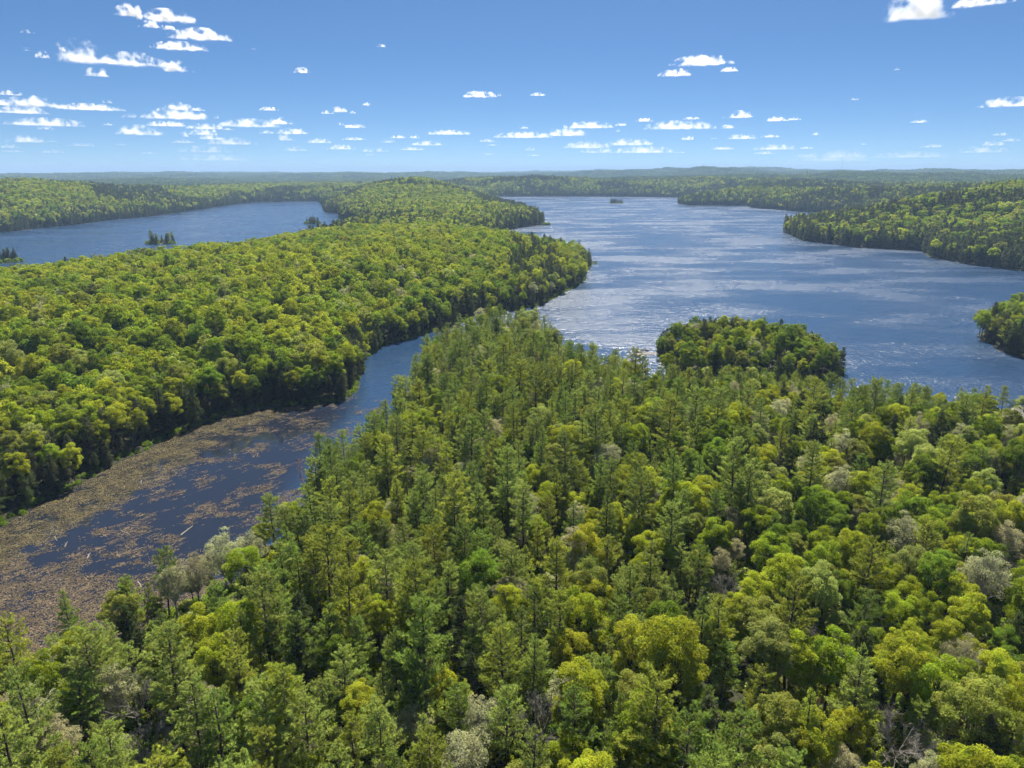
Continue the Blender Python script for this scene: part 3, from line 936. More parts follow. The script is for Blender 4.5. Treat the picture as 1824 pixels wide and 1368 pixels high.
# ------------------------------------------------------------------ single trees as objects
COUNT = {'pine': 300, 'broadleaf': 300, 'hemlock': 220, 'budding': 120, 'bare': 60, 'deadpine': 20}
NAME = {'pine': 'pine_tree', 'broadleaf': 'broadleaf_tree', 'hemlock': 'hemlock_tree', 'budding': 'leafing_tree', 'bare': 'bare_tree', 'deadpine': 'dead_conifer'}
NOUN = {'pine': 'pine', 'broadleaf': 'broadleaf tree', 'hemlock': 'hemlock', 'budding': 'leafing tree', 'bare': 'leafless tree', 'deadpine': 'dead conifer'}
CATG = {'pine': 'pine tree', 'broadleaf': 'broadleaf tree', 'hemlock': 'hemlock tree', 'budding': 'leafing tree', 'bare': 'bare tree', 'deadpine': 'dead tree'}
GRP = {'pine': 'pines of the wooded point and shore', 'broadleaf': 'broadleaf trees in spring leaf', 'hemlock': 'dark conifers along the banks',
       'budding': 'pale trees just leafing out', 'bare': 'leafless grey trees', 'deadpine': 'rust-brown dead conifers'}
ORD = 'first second third fourth fifth sixth seventh eighth ninth tenth eleventh twelfth thirteenth fourteenth fifteenth'.split()
COLW = ['at the left edge', 'well left', 'left of middle', 'just left of middle', 'just right of middle', 'right of middle', 'well right', 'at the right edge']


def where(t):
    c = COLW[int(np.clip(t['px'] / 228, 0, 7))]
    zn = t['zone']
    if zn.startswith('island'):
        return ('on the piny islet in left lake', 'on the islet behind the green hill', 'on the round islet in the far lake', 'on the islet at the left edge')[int(zn[-1])]
    if zn == 'corner':
        return 'on the wooded corner jutting in at right'
    if zn == 'hill':
        r = 'crest' if t['py'] < 470 else 'upper slope' if t['py'] < 560 else 'middle slope' if t['py'] < 660 else 'cove bank'
        return 'on the hill %s, %s' % (r, c)
    if t['y'] > 318 and t['x'] > 60:
        return 'on the lake knob, ' + ('west side' if t['x'] < 105 else 'middle' if t['x'] < 138 else 'east side')
    r = 'bottom row' if t['py'] > 1180 else 'lower row' if t['py'] > 1040 else 'lower middle row' if t['py'] > 920 else 'centre row' if t['py'] > 810 else 'upper row' if t['py'] > 700 else 'back row' if t['py'] > 620 else 'tip of the point'
    return 'in the %s, %s' % (r, c)


chosen = []
for kind, cap in COUNT.items():
    ids = [i for i, t in enumerate(trees) if t['kind'] == kind and (t['seen'] >= 14 or t['special'] or (t['zone'].startswith('island') and t['seen'] >= 4))]
    ids.sort(key=lambda i: -(trees[i]['seen'] + (1e6 if trees[i]['special'] else 0)))
    chosen += ids[:cap]
chosen_set = set(chosen)
cells = {}
for i in chosen:
    t = trees[i]
    cells.setdefault((t['kind'], t['hue'], where(t)), []).append(i)
labels = {}
for (kind, hue, wh), ids in cells.items():
    ids.sort(key=lambda i: trees[i]['px'])
    hn = HUES[kind][hue][0]
    for k, i in enumerate(ids):
        if trees[i]['special']:
            labels[i] = trees[i]['special']
        elif len(ids) == 1:
            labels[i] = 'only %s %s %s' % (hn, NOUN[kind], wh)
        else:
            labels[i] = '%s %s, %s from left %s' % (hn, NOUN[kind], ORD[k] if k < 15 else 'number %d' % (k + 1), wh)

for i in chosen:
    t = trees[i]
    wm, cm, hh, cr, cb = FORMS[t['kind']][t['form']]
    e = bpy.data.objects.new(NAME[t['kind']], None)
    e.empty_display_size = 0.5
    e.location = (t['x'], t['y'], t['z'])
    ln_ = np.random.default_rng(i).normal(0, 0.028, 2)
    e.rotation_euler = (float(ln_[0]), float(ln_[1]), t['rot'])
    e.scale = (t['s'], t['s'], t['s'] * t['hs'])
    link(e)
    tag(e, labels[i], CATG[t['kind']], GRP[t['kind']])
    colr = (*HUES[t['kind']][t['hue']][1], 1)
    tr_ = bpy.data.objects.new('trunk', wm); tr_.color = colr; link(tr_, e)
    cr_ = bpy.data.objects.new('crown', cm); cr_.color = colr; link(cr_, e)
print('single trees', len(chosen), round(time.time() - T0, 1))

# ------------------------------------------------------------------ wooded masses: points carrying instances
PROTO_SETS = {}


def forms_collection(key, kinds):
    """unlinked collection of every (kind, hue, form); returns it and an index table"""
    if key in PROTO_SETS:
        return PROTO_SETS[key]
    col = bpy.data.collections.new('tree_forms_' + key)
    idx = {}
    n = 0
    for kind in kinds:
        for f, me in enumerate(JOINED[kind]):
            o = bpy.data.objects.new('form_%04d' % n, me)
            col.objects.link(o)
            idx[(kind, f)] = n
            n += 1
    PROTO_SETS[key] = (col, idx)
    return PROTO_SETS[key]


def wooded_mass(name, label, key, kinds, recs):
    """recs: list of (kind, hue, form, x, y, z, scale, rot)"""
    if not recs:
        return
    col, idx = forms_collection(key, kinds)
    n = len(recs)
    me = bpy.data.meshes.new(name)
    me.vertices.add(n)
    me.vertices.foreach_set('co', np.array([r[3:6] for r in recs], np.float32).ravel())
    a = me.attributes.new('form', 'INT', 'POINT'); a.data.foreach_set('value', np.array([idx[(r[0], r[2])] for r in recs], np.int32))
    a = me.attributes.new('size', 'FLOAT', 'POINT'); a.data.foreach_set('value', np.array([r[6] for r in recs], np.float32))
    a = me.attributes.new('turn', 'FLOAT_VECTOR', 'POINT'); a.data.foreach_set('vector', np.array([(0, 0, r[7]) for r in recs], np.float32).ravel())
    a = me.attributes.new('tree_colour', 'FLOAT_VECTOR', 'POINT'); a.data.foreach_set('vector', np.array([HUES[r[0]][r[1]][1] for r in recs], np.float32).ravel())
    o = link(bpy.data.objects.new(name, me))
    o.color = (0, 0, 0, 1)
    tag(o, label, None, None, 'stuff')
    ng = bpy.data.node_groups.new(name, 'GeometryNodeTree')
    ng.interface.new_socket('Geometry', in_out='INPUT', socket_type='NodeSocketGeometry')
    ng.interface.new_socket('Geometry', in_out='OUTPUT', socket_type='NodeSocketGeometry')
    N, L = ng.nodes, ng.links
    gi, go = N.new('NodeGroupInput'), N.new('NodeGroupOutput')
    ci = N.new('GeometryNodeCollectionInfo'); ci.inputs['Collection'].default_value = col
    ci.inputs['Separate Children'].default_value = True; ci.inputs['Reset Children'].default_value = True
    ip = N.new('GeometryNodeInstanceOnPoints'); ip.inputs['Pick Instance'].default_value = True

    def named(nm, typ):
        q = N.new('GeometryNodeInputNamedAttribute'); q.data_type = typ; q.inputs['Name'].default_value = nm
        return q.outputs['Attribute']
    L.new(gi.outputs[0], ip.inputs['Points']); L.new(ci.outputs[0], ip.inputs['Instance'])
    L.new(named('form', 'INT'), ip.inputs['Instance Index'])
    er = N.new('FunctionNodeEulerToRotation'); L.new(named('turn', 'FLOAT_VECTOR'), er.inputs[0]); L.new(er.outputs[0], ip.inputs['Rotation'])
    L.new(named('size', 'FLOAT'), ip.inputs['Scale'])
    sn = N.new('GeometryNodeStoreNamedAttribute'); sn.data_type = 'FLOAT_VECTOR'; sn.domain = 'INSTANCE'; sn.inputs['Name'].default_value = 'leaf_colour'
    L.new(ip.outputs[0], sn.inputs['Geometry']); L.new(named('tree_colour', 'FLOAT_VECTOR'), sn.inputs['Value'])
    L.new(sn.outputs[0], go.inputs[0])
    md = o.modifiers.new('trees', 'NODES'); md.node_group = ng
    return o


NEARK = ['pine', 'hemlock', 'broadleaf', 'budding', 'bare', 'deadpine']
MIDK = ['broadleaf_mid', 'hemlock_mid', 'pine', 'budding']
near, mid = [], []
for i, t in enumerate(trees):
    if i in chosen_set:
        continue
    r = (t['hue'], t['form'], t['x'], t['y'], t['z'], t['s'] * 0.98, t['rot'])
    if t['zone'] == 'mainland':
        near.append((t['kind'],) + r)
    else:
        k = {'broadleaf': 'broadleaf_mid', 'hemlock': 'hemlock_mid'}.get(t['kind'], t['kind'])
        mid.append((k, t['hue'], t['form'] % len(JOINED[k])) + r[2:])
wooded_mass('mixed_forest', 'closed mixed woods filling in between the nearer pines and leafy trees', 'near', NEARK, near)
wooded_mass('hillside_forest', 'bright green leafy woods covering the hill across the cove', 'mid', MIDK, mid)

# undergrowth on the near forest floor
P = jitter_grid(-150, 260, 44, 330, 2.4, 31)
P = P[in_view(P[:, 0], P[:, 1], 3)]
dd_ = signed_dist(P[:, 0], P[:, 1])
gate = (dd_ > 0.3) & ~((P[:, 0] < -62) & (P[:, 1] > 165)) & (vnoise(P[:, 0] / 9, P[:, 1] / 9, 44) > 0.12)
P = P[gate]
PZ = height(P[:, 0], P[:, 1])
rec = [('shrub', int(rng.choice([0, 2, 3, 5])), int(rng.integers(3)), x, y, z - 0.1, rng.uniform(0.6, 1.8), rng.uniform(0, 6.28)) for (x, y), z in zip(P, PZ)]
P = jitter_grid(-260, 200, 90, 780, 2.6, 33)
P = P[in_view(P[:, 0], P[:, 1], 2)]
dd_ = signed_dist(P[:, 0], P[:, 1])
P = P[(dd_ > -0.2) & (dd_ < 3.5)]
PZ = height(P[:, 0], P[:, 1])
rec += [('shrub', 2, int(rng.integers(3)), x, y, z - 0.2, rng.uniform(0.7, 1.5), rng.uniform(0, 6.28)) for (x, y), z in zip(P, PZ)]
for (cx, cyy, rx, ry) in ISLANDS[:5]:
    for i in range(40):
        a, r = rng.uniform(0, 6.28), rng.uniform(0.5, 0.95)
        rec.append(('shrub', 2, int(rng.integers(3)), cx + rx * r * math.cos(a), cyy + ry * r * math.sin(a), 0.2, rng.uniform(1.8, 3.6), 0.0))
wooded_mass('undergrowth', 'low green shrubs and saplings on the shaded forest floor', 'shrub', ['shrub'], rec)
print('near mass', round(time.time() - T0, 1))

# far hillsides
FARK = ['broadleaf_far', 'hemlock_far']


def far_trees(name, label, x0, x1, y0, y1, step, r0, r1, seed, side=None, scale=1.0):
    P = jitter_grid(x0, x1, y0, y1, step, seed)
    rr = np.hypot(P[:, 0], P[:, 1])
    P = P[in_view(P[:, 0], P[:, 1], 2.0) & (rr > r0) & (rr < r1)]
    d = signed_dist(P[:, 0], P[:, 1])
    k = d > 1.0
    if side is not None:
        k &= side(P[:, 0], P[:, 1])
    P, d = P[k], d[k]
    z = height(P[:, 0], P[:, 1], d)
    a = 0.5 * fbm(P[:, 0] / 130, P[:, 1] / 130, 55, 3) + 0.5 * fbm(P[:, 0] / 300, P[:, 1] / 300, 57, 3); b = fbm(P[:, 0] / 60, P[:, 1] / 60, 77, 3)
    rg = np.random.default_rng(seed + 1)
    n = len(P)
    phem = np.clip(0.08 + 0.85 * np.exp(-d / 50) + 9.0 * np.clip(a - 0.50, 0, 1), 0, 0.88)
    phem = np.clip(phem + 0.35 * ((P[:, 1] > 1650) & (P[:, 0] > -60)), 0, 0.9)
    ish = rg.uniform(size=n) < phem
    cum = np.cumsum([0.28, 0.22, 0.32, 0.16, 0.0, 0.02])
    hue = np.minimum(5, np.searchsorted(cum, np.clip(rg.uniform(size=n) + (0.5 - b) * 0.5, 0, 0.999)))
    s = rg.uniform(0.8, 1.2, n) * scale; rot = rg.uniform(0, 6.28, n)
    hh = rg.integers(0, 2, n); fb = rg.integers(0, 6, n); fh = rg.integers(0, 3, n)
    rec = [('hemlock_far', int(hh[i]), int(fh[i]), P[i, 0], P[i, 1], z[i] - 0.3, s[i], rot[i]) if ish[i] else
           ('broadleaf_far', int(hue[i]), int(fb[i]), P[i, 0], P[i, 1], z[i] - 0.3, s[i], rot[i]) for i in range(n)]
    wooded_mass(name, label, 'far', FARK, rec)
    return n


isl = lambda x, y: ~np.any([((x - c[0]) / (c[2] * 1.3)) ** 2 + ((y - c[1]) / (c[3] * 1.3)) ** 2 < 1 for c in ISLANDS], axis=0)
nf = 0
nf += far_trees('eastern_shore_forest', 'wooded hillside rising from the right shore of the lake', 380, 1900, 500, 2300, 6.6, 600, 2300, 41, lambda x, y: (x > 380) & isl(x, y) & ~((x < 420) & (y < 520)) & (y > 520))
nf += far_trees('peninsula_forest', 'low wooded headland between the two lakes beyond the green hill', -480, 120, 955, 2000, 6.6, 900, 2000, 43, lambda x, y: isl(x, y) & (x < 120) & (x > -480))
nf += far_trees('western_shore_forest', 'long wooded ridge beyond the left lake', -2100, -470, 560, 2300, 7.0, 900, 2300, 45, lambda x, y: isl(x, y) & (x < -480))
nf += far_trees('distant_forest', 'wooded hills at the far ends of both lakes', -2400, 2400, 1900, 3300, 9.0, 2000, 3300, 47, lambda x, y: isl(x, y) & ~((x < -480) & (np.hypot(x, y) < 2300)) & ~((x > 380) & (np.hypot(x, y) < 2300)) & ~((np.abs(x + 180) < 300) & (np.hypot(x, y) < 2000)), 1.12)


def far_patches(name, label, step, r0, r1, scale, seed):
    P = jitter_grid(-r1 * 0.8, r1 * 0.8, 0, r1, step, seed)
    rr = np.hypot(P[:, 0], P[:, 1])
    P = P[in_view(P[:, 0], P[:, 1], 1.5) & (rr > r0) & (rr < r1)]
    d = signed_dist(P[:, 0], P[:, 1])
    P, d = P[d > 14], d[d > 14]
    z = height(P[:, 0], P[:, 1], d)
    rg = np.random.default_rng(seed)
    b = fbm(P[:, 0] / 220, P[:, 1] / 220, 97, 3)
    n = len(P)
    hue = np.minimum(3, np.searchsorted(np.cumsum([0.20, 0.12, 0.44, 0.24]), np.clip(rg.uniform(size=n) + (0.5 - b) * 0.9, 0, 0.999)))
    rec = [('patch', int(hue[i]), int(rg.integers(5)), P[i, 0], P[i, 1], z[i] - 1.0 - 11 * (scale - 1), scale, rg.uniform(0, 6.28)) for i in range(n)]
    wooded_mass(name, label, 'patch', ['patch'], rec)
    return n


nf += far_patches('horizon_forest', 'blue-hazed wooded ridges towards the horizon', 27, 3250, 6500, 1.0, 51)
nf += far_patches('skyline_forest', 'farthest wooded ridge along the skyline', 60, 6400, 14000, 2.1, 53)
print('far', nf, round(time.time() - T0, 1))

# ------------------------------------------------------------------ floating weeds in the cove
cov = np.random.default_rng(77)
n = 620000
wx = cov.uniform(-215, -52, n); wy = cov.uniform(84, 300, n)
k = in_view(wx, wy, 2.5); wx, wy = wx[k], wy[k]
bx = np.interp(wy, [100, 150, 177, 220, 246, 270, 284, 300], [-200, -152, -142, -134, -127, -116, -95, -85])
s_ = wx - bx
pa = 0.62 * (1 - smooth((s_ - 14) / 16)) + 0.22 + 0.95 * smooth((172 - wy) / 45)
pa = pa * (1 - 0.6 * smooth((wy - 262) / 18) * (s_ > 14))
ns = fbm(wx / 7, wy / 5, 12, 4); ns2 = fbm((wx + wy) / 3.2, (wx - wy) / 1.3, 19, 3)
k = cov.uniform(size=len(wx)) < np.clip((ns * 0.6 + ns2 * 0.4 - 0.60 + 0.36 * pa) * 5.0, 0, 1)
wx, wy, s_ = wx[k], wy[k], s_[k]
d = signed_dist(wx, wy)
k = d < -0.3; wx, wy, s_ = wx[k], wy[k], s_[k]
n = len(wx)
ang = cov.normal(0.7, 0.8, n)
dv = np.stack([np.cos(ang), np.sin(ang), cov.normal(0, 0.10, n)], 1)
wq = QB()
olive = (cov.uniform(size=n) < 0.25 + 0.5 * (1 - smooth((s_ - 14) / 14))).astype(int)  # more olive by the bank: the hill's dark reflection worked into weed colour
for m_ in (0, 1):
    q = olive == m_
    wq.leaves(np.stack([wx, wy, cov.uniform(0.02, 0.10, n)], 1)[q], dv[q], np.tile([0, 0, 1.0], (q.sum(), 1)), cov.uniform(0.16, 0.85, q.sum()), cov.uniform(0.06, 0.24, q.sum()), np.clip(cov.normal(1, 0.3, q.sum()), 0.35, 1.8), m_)
q = cov.uniform(size=n) < 0.12       # a few stalks standing out of the water
wq.leaves(np.stack([wx, wy, cov.uniform(0.12, 0.3, n)], 1)[q], np.tile([0.1, 0, 1.0], (q.sum(), 1)), rdir(cov, q.sum()), 0.5, 0.07, 1.0, 1)
M_WEED = noisy_mat('weed_pinkish', (0.11, 0.078, 0.046), (0.20, 0.140, 0.088), 0.25, use_tint=True)
M_WEED2 = noisy_mat('weed_olive', (0.075, 0.060, 0.020), (0.17, 0.145, 0.05), 0.25, use_tint=True)
weeds = link(bpy.data.objects.new('floating_weeds', wq.mesh('floating_weeds', [M_WEED, M_WEED2])))
tag(weeds, 'brown and olive mats of water weed floating over the shallow cove', None, None, 'stuff')
print('weeds', n)

# ------------------------------------------------------------------ pale logs lying in the cove
LOGS = [((322, 953), (343, 937), 0.22, 'thickest pale log lying in the blue middle of the cove'),
        ((155, 994), (160, 985), 0.18, 'short pale log on the weed mats at the cove left side'),
        ((207, 990), (262, 974), 0.12, 'longest thin pale log across the weed mats of the cove'),
        ((213, 992), (208, 986), 0.14, 'stubby pale log crossing the end of the longest thin log'),
        ((245, 1036), (252, 1046), 0.18, 'pale log beside the leafing trees at the cove lower edge'),
        ((115, 973), (120, 965), 0.12, 'small pale log at the left part of the cove, upper of two'),
        ((97, 955), (102, 963), 0.12, 'small pale log leaning by the olive weed strip, far left'),
        ((251, 861), (252, 855), 0.14, 'tiny pale stump in the olive weeds under the far bank'),
        ((215, 945), (232, 952), 0.11, 'thin grey log in the middle of the cove, left of the thickest')]
for (a, b, r, words) in LOGS:
    x0, y0 = ground_at(*a, 0.1); x1, y1 = ground_at(*b, 0.1)
    rg = np.random.default_rng(int(a[0]))
    v = np.array([x1 - x0, y1 - y0]); L = np.linalg.norm(v); v /= L
    e = link(bpy.data.objects.new('fallen_log', None)); e.location = (x0, y0, 0.06); e.rotation_euler = (0, -0.02, math.atan2(v[1], v[0]))
    tag(e, words, 'log', 'pale dead logs in the cove')
    q = QB(); t = np.linspace(0, 1, 6)
    ax = np.stack([t * L, rg.normal(0, 0.05, 6), rg.normal(0, 0.02, 6)], 1)
    rad = r * (1 - 0.55 * t)
    q.tubes(ax[:-1], ax[1:], rad[:-1], rad[1:], 7)
    q.add(np.array([[0, math.cos(i * 1.5708) * r, math.sin(i * 1.5708) * r] for i in range(4)]), np.array([[0, 1, 2, 3]]))
    link(bpy.data.objects.new('stem', q.mesh('log_stem', [M_LOG], True)), e)
    q = QB(); b0 = ax[3]; q.tubes([b0], [b0 + [0.25 * L * 0.3, 0.35, 0.3]], r * 0.35, r * 0.12, 5)
    link(bpy.data.objects.new('branch_stub', q.mesh('log_stub', [M_LOG])), e)


# ------------------------------------------------------------------ rocks, sand
def rock_mesh(seed, rx, ry, rz, mat):
    rg = np.random.default_rng(seed)
    nu, nv_ = 12, 7
    th = np.linspace(0, 2 * math.pi, nu, endpoint=False); ph = np.linspace(-1.2, 1.57, nv_)
    V = []
    for p_ in ph:
        for t_ in th:
            f = 0.75 + 0.5 * float(vnoise(np.array([math.cos(t_) * 1.4 + seed + p_]), np.array([math.sin(t_) * 1.4 + p_ * 1.3]), seed)[0])
            V.append((math.cos(t_) * math.cos(p_) * rx * f, math.sin(t_) * math.cos(p_) * ry * f, math.sin(p_) * rz * f))
    Qd = [[i * nu + j, i * nu + (j + 1) % nu, (i + 1) * nu + (j + 1) % nu, (i + 1) * nu + j] for i in range(nv_ - 1) for j in range(nu)]
    return quad_mesh('rock', np.array(V), np.array(Qd), None, [mat], None, False)


ROCKS = [((1058, 466), 2.6, 1.6, 1.0, 'grey rock off the tip of the green hill'),
         ((954, 403), 4.5, 2.2, 1.0, 'low rock off the headland between the lakes, left one'),
         ((966, 399), 3.4, 1.8, 0.8, 'low rock off the headland between the lakes, right one'),
         ((1150, 624), 2.0, 1.2, 0.9, 'boulder on the sand spit beside the wooded knob'),
         ((1138, 627), 1.5, 1.0, 0.7, 'smaller boulder at the outer end of the sand spit'),
         ((1005, 524), 2.2, 1.2, 0.8, 'pale rock on the shadowed shore of the green hill')]
for k, (p_, rx, ry, rz, words) in enumerate(ROCKS):
    x, y = ground_at(*p_, 0.2)
    o = link(bpy.data.objects.new('shore_rock', rock_mesh(30 + k, rx, ry, rz, M_ROCK))); o.location = (x, y, 0.05)
    tag(o, words, 'rock', 'rocks at the water edge')


def low_mound(name, cx, cyy, rx, ry, rot, hz, mat, zfun):
    nr, na = 8, 40
    V = []; Qd = []
    for i in range(nr + 1):
        for j in range(na):
            a = 2 * math.pi * j / na; f = i / nr
            wob = 0.75 + 0.5 * float(vnoise(np.array([math.cos(a) * 1.7 + cx]), np.array([math.sin(a) * 1.7]), 8)[0])
            lx, ly = math.cos(a) * rx * f * wob, math.sin(a) * ry * f * wob
            X_, Y_ = cx + lx * math.cos(rot) - ly * math.sin(rot), cyy + lx * math.sin(rot) + ly * math.cos(rot)
            V.append((X_, Y_, zfun(X_, Y_) + hz * (1 - f ** 3) - 0.25 * (f > 0.99)))
    for i in range(nr):
        for j in range(na):
            Qd.append([i * na + j, (i + 1) * na + j, (i + 1) * na + (j + 1) % na, i * na + (j + 1) % na])
    return link(bpy.data.objects.new(name, quad_mesh(name, np.array(V), np.array(Qd), None, [mat], None, True)))


spx, spy = ground_at(1140, 628, 0.2)
o = low_mound('sand_beach', spx + 1, spy - 2, 10, 2.2, 0.15, 0.3, M_ROCK, lambda x, y: 0.0)
tag(o, 'pale sand spit beside the wooded knob', None, None, 'structure')
gz = float(height([CLEAR[0]], [CLEAR[1]])[0])
o = low_mound('granite_outcrop', CLEAR[0], CLEAR[1], 7.5, 5.0, 0.0, 0.7, M_SAND, lambda x, y: float(height([x], [y])[0]))
tag(o, 'pale bare rock clearing among pines near the tip of the point', 'rock')

# ------------------------------------------------------------------ cottage among the trees at the right edge
M_ROOF = noisy_mat('roof_shingle', (0.16, 0.15, 0.145), (0.25, 0.235, 0.225), 1.6)
M_WALL = noisy_mat('stained_boards', (0.10, 0.075, 0.055), (0.15, 0.115, 0.085), 2.0)
M_TRIM = noisy_mat('white_trim', (0.62, 0.61, 0.58), (0.75, 0.74, 0.72), 3.0)
M_GLASS = noisy_mat('window_glass', (0.02, 0.025, 0.03), (0.035, 0.04, 0.05), 1.0, 0.08)
cz_ = float(height([COTTAGE[0]], [COTTAGE[1]])[0])
cot = link(bpy.data.objects.new('cottage', None)); cot.location = (COTTAGE[0], COTTAGE[1], cz_ - 0.3); cot.rotation_euler = (0, 0, R(-38))
tag(cot, 'small cottage with pale grey roof among trees at the right edge', 'cottage')
W_, L_, HW, HR = 4.2, 6.0, 3.6, 6.6
link(bpy.data.objects.new('wall', QB().box(-W_, W_, -L_, L_, 0, HW).mesh('cottage_wall', [M_WALL])), cot)
gab = QB()
for yy in (-L_, L_):
    gab.add(np.array([[-W_, yy, HW], [W_, yy, HW], [0.01, yy, HR - 0.1], [-0.01, yy, HR - 0.1]], float), np.array([[0, 1, 2, 3]]))
link(bpy.data.objects.new('gable', gab.mesh('cottage_gable', [M_WALL])), cot)
rf = link(bpy.data.objects.new('roof', None), cot)
for sgn in (-1, 1):
    q = QB()
    e = np.array([[sgn * (W_ + 0.7), -L_ - 0.6, HW - 0.45], [sgn * (W_ + 0.7), L_ + 0.6, HW - 0.45], [0, L_ + 0.6, HR], [0, -L_ - 0.6, HR]])
    V = np.concatenate([e, e + [0, 0, 0.18]])
    q.add(V, np.array([[0, 1, 2, 3], [4, 7, 6, 5], [0, 4, 5, 1], [1, 5, 6, 2], [2, 6, 7, 3], [3, 7, 4, 0]]))
    link(bpy.data.objects.new('roof_slope', q.mesh('roof_slope', [M_ROOF])), rf)
link(bpy.data.objects.new('chimney', QB().box(1.2, 2.0, 1.5, 2.3, 4.2, 7.6).mesh('chimney', [M_ROCK])), rf)
for (x0, x1, y0, y1) in ((-W_ - 0.06, -W_ + 0.02, -4.2, -2.4), (-W_ - 0.06, -W_ + 0.02, 1.0, 3.6), (-2.4, -0.8, -L_ - 0.06, -L_ + 0.02), (1.0, 2.4, -L_ - 0.06, -L_ + 0.02)):
    wdw = link(bpy.data.objects.new('window', QB().box(x0, x1, y0, y1, 1.1, 2.6).mesh('window', [M_TRIM])), cot)
    ix = 0.0 if x1 - x0 < 0.2 else 0.12
    iy = 0.0 if y1 - y0 < 0.2 else 0.12
    link(bpy.data.objects.new('pane', QB().box(x0 + ix - (0.02 if ix == 0 else 0), x1 - ix, y0 + iy - (0.02 if iy == 0 else 0), y1 - iy, 1.22, 2.48).mesh('pane', [M_GLASS])), wdw)
dr = link(bpy.data.objects.new('door', QB().box(-W_ - 0.07, -W_ + 0.02, -1.0, 0.0, 0.35, 2.45).mesh('door', [M_TRIM])), cot)
link(bpy.data.objects.new('handle', QB().box(-W_ - 0.14, -W_ - 0.07, -0.2, -0.1, 1.3, 1.42).mesh('handle', [M_GLASS])), dr)
dk = QB()
for i in range(9):
    link(bpy.data.objects.new('deck_board', QB().box(-W_ - 2.6 + i * 0.28, -W_ - 2.36 + i * 0.28, -4.5, 4.0, 0.25, 0.32).mesh('deck_board', [M_LOG])), cot)
an = link(bpy.data.objects.new('annex_roof', None), cot)
q = QB(); e = np.array([[W_ - 0.3, -3.4, 3.3], [W_ + 3.4, -3.4, 2.4], [W_ + 3.4, 3.4, 2.4], [W_ - 0.3, 3.4, 3.3]])
q.add(np.concatenate([e, e + [0, 0, 0.15]]), np.array([[3, 2, 1, 0], [4, 5, 6, 7], [0, 1, 5, 4], [1, 2, 6, 5], [2, 3, 7, 6], [3, 0, 4, 7]]))
link(bpy.data.objects.new('annex_slope', q.mesh('annex_slope', [M_ROOF])), an)
link(bpy.data.objects.new('annex_wall', QB().box(W_ + 0.01, W_ + 3.1, -3.0, 3.0, 0, 2.4).mesh('annex_wall', [M_WALL])), an)

# ------------------------------------------------------------------ white motor boat by the right shore
bxy = ground_at(1752, 466, 0.4)
boat = link(bpy.data.objects.new('motor_boat', None)); boat.location = (bxy[0], bxy[1], 0.0); boat.rotation_euler = (0, 0, R(12))
tag(boat, 'small white motor boat moored off the dark right shore', 'boat')
M_HULL = noisy_mat('white_hull', (0.72, 0.72, 0.70), (0.80, 0.80, 0.79), 1.0, 0.3)
st = np.linspace(-3.4, 3.6, 9)
hw = np.array([1.05, 1.15, 1.2, 1.22, 1.2, 1.1, 0.85, 0.5, 0.04])
V = []
for sx_, h_ in zip(st, hw):
    zt = 0.75 + 0.25 * max(0, sx_ / 3.6) ** 2
    V += [(sx_, -h_, zt), (sx_ * 0.97, -h_ * 0.8, 0.05), (sx_ * 0.95, 0, -0.25), (sx_ * 0.97, h_ * 0.8, 0.05), (sx_, h_, zt)]
Qd = [[i * 5 + j, (i + 1) * 5 + j, (i + 1) * 5 + j + 1, i * 5 + j + 1] for i in range(8) for j in range(4)] + [[0, 1, 3, 4]]
link(bpy.data.objects.new('hull', quad_mesh('hull', np.array(V), np.array(Qd), None, [M_HULL], None, True)), boat)
V = [];
for sx_, h_ in zip(st, hw):
    zt = 0.70 + 0.25 * max(0, sx_ / 3.6) ** 2
    V += [(sx_, -h_ * 0.97, zt), (sx_, h_ * 0.97, zt)]
link(bpy.data.objects.new('deck', quad_mesh('deck', np.array(V), np.array([[i * 2, i * 2 + 2, i * 2 + 3, i * 2 + 1] for i in range(8)]), None, [M_HULL])), boat)
link(bpy.data.objects.new('windscreen', QB().box(0.5, 0.58, -0.9, 0.9, 0.72, 1.35).mesh('windscreen', [M_GLASS])), boat)
link(bpy.data.objects.new('cabin', QB().box(-0.7, 0.48, -0.8, 0.8, 0.71, 1.15).mesh('cabin', [M_HULL])), boat)
link(bpy.data.objects.new('outboard_motor', QB().box(-3.9, -3.45, -0.22, 0.22, 0.1, 1.25).mesh('outboard_motor', [M_GLASS])), boat)

# ------------------------------------------------------------------ radio mast on the skyline
mxy = (2290.0, 5150.0)
mz = float(height([mxy[0]], [mxy[1]])[0])
mast = link(bpy.data.objects.new('radio_mast', None)); mast.location = (mxy[0], mxy[1], mz)
tag(mast, 'thin radio mast on the far skyline above the right hills', 'mast')
M_STEEL = noisy_mat('mast_steel', (0.30, 0.30, 0.32), (0.40, 0.40, 0.42), 0.1, 0.5)
MH = 158.0 - mz
for i in range(3):
    a = 2.094 * i
    link(bpy.data.objects.new('leg', QB().tubes([[1.3 * math.cos(a), 1.3 * math.sin(a), 0]], [[1.0 * math.cos(a), 1.0 * math.sin(a), MH]], 0.25, 0.22, 6).mesh('mast_leg', [M_STEEL])), mast)
q = QB(); p0, p1 = [], []
for k in range(int(MH / 3)):
    for i in range(3):
        a, b = 2.094 * i, 2.094 * (i + 1)
        p0.append((1.2 * math.cos(a), 1.2 * math.sin(a), k * 3.0)); p1.append((1.2 * math.cos(b), 1.2 * math.sin(b), k * 3.0 + 3.0))
q.tubes(np.array(p0), np.array(p1), 0.10, 0.10, 3)
link(bpy.data.objects.new('lattice', q.mesh('mast_lattice', [M_STEEL])), mast)
link(bpy.data.objects.new('antenna_drum', QB().tubes([[0, 0, MH - 14]], [[0, 0, MH - 5]], 1.9, 1.9, 10).mesh('antenna_drum', [M_TRIM])), mast)

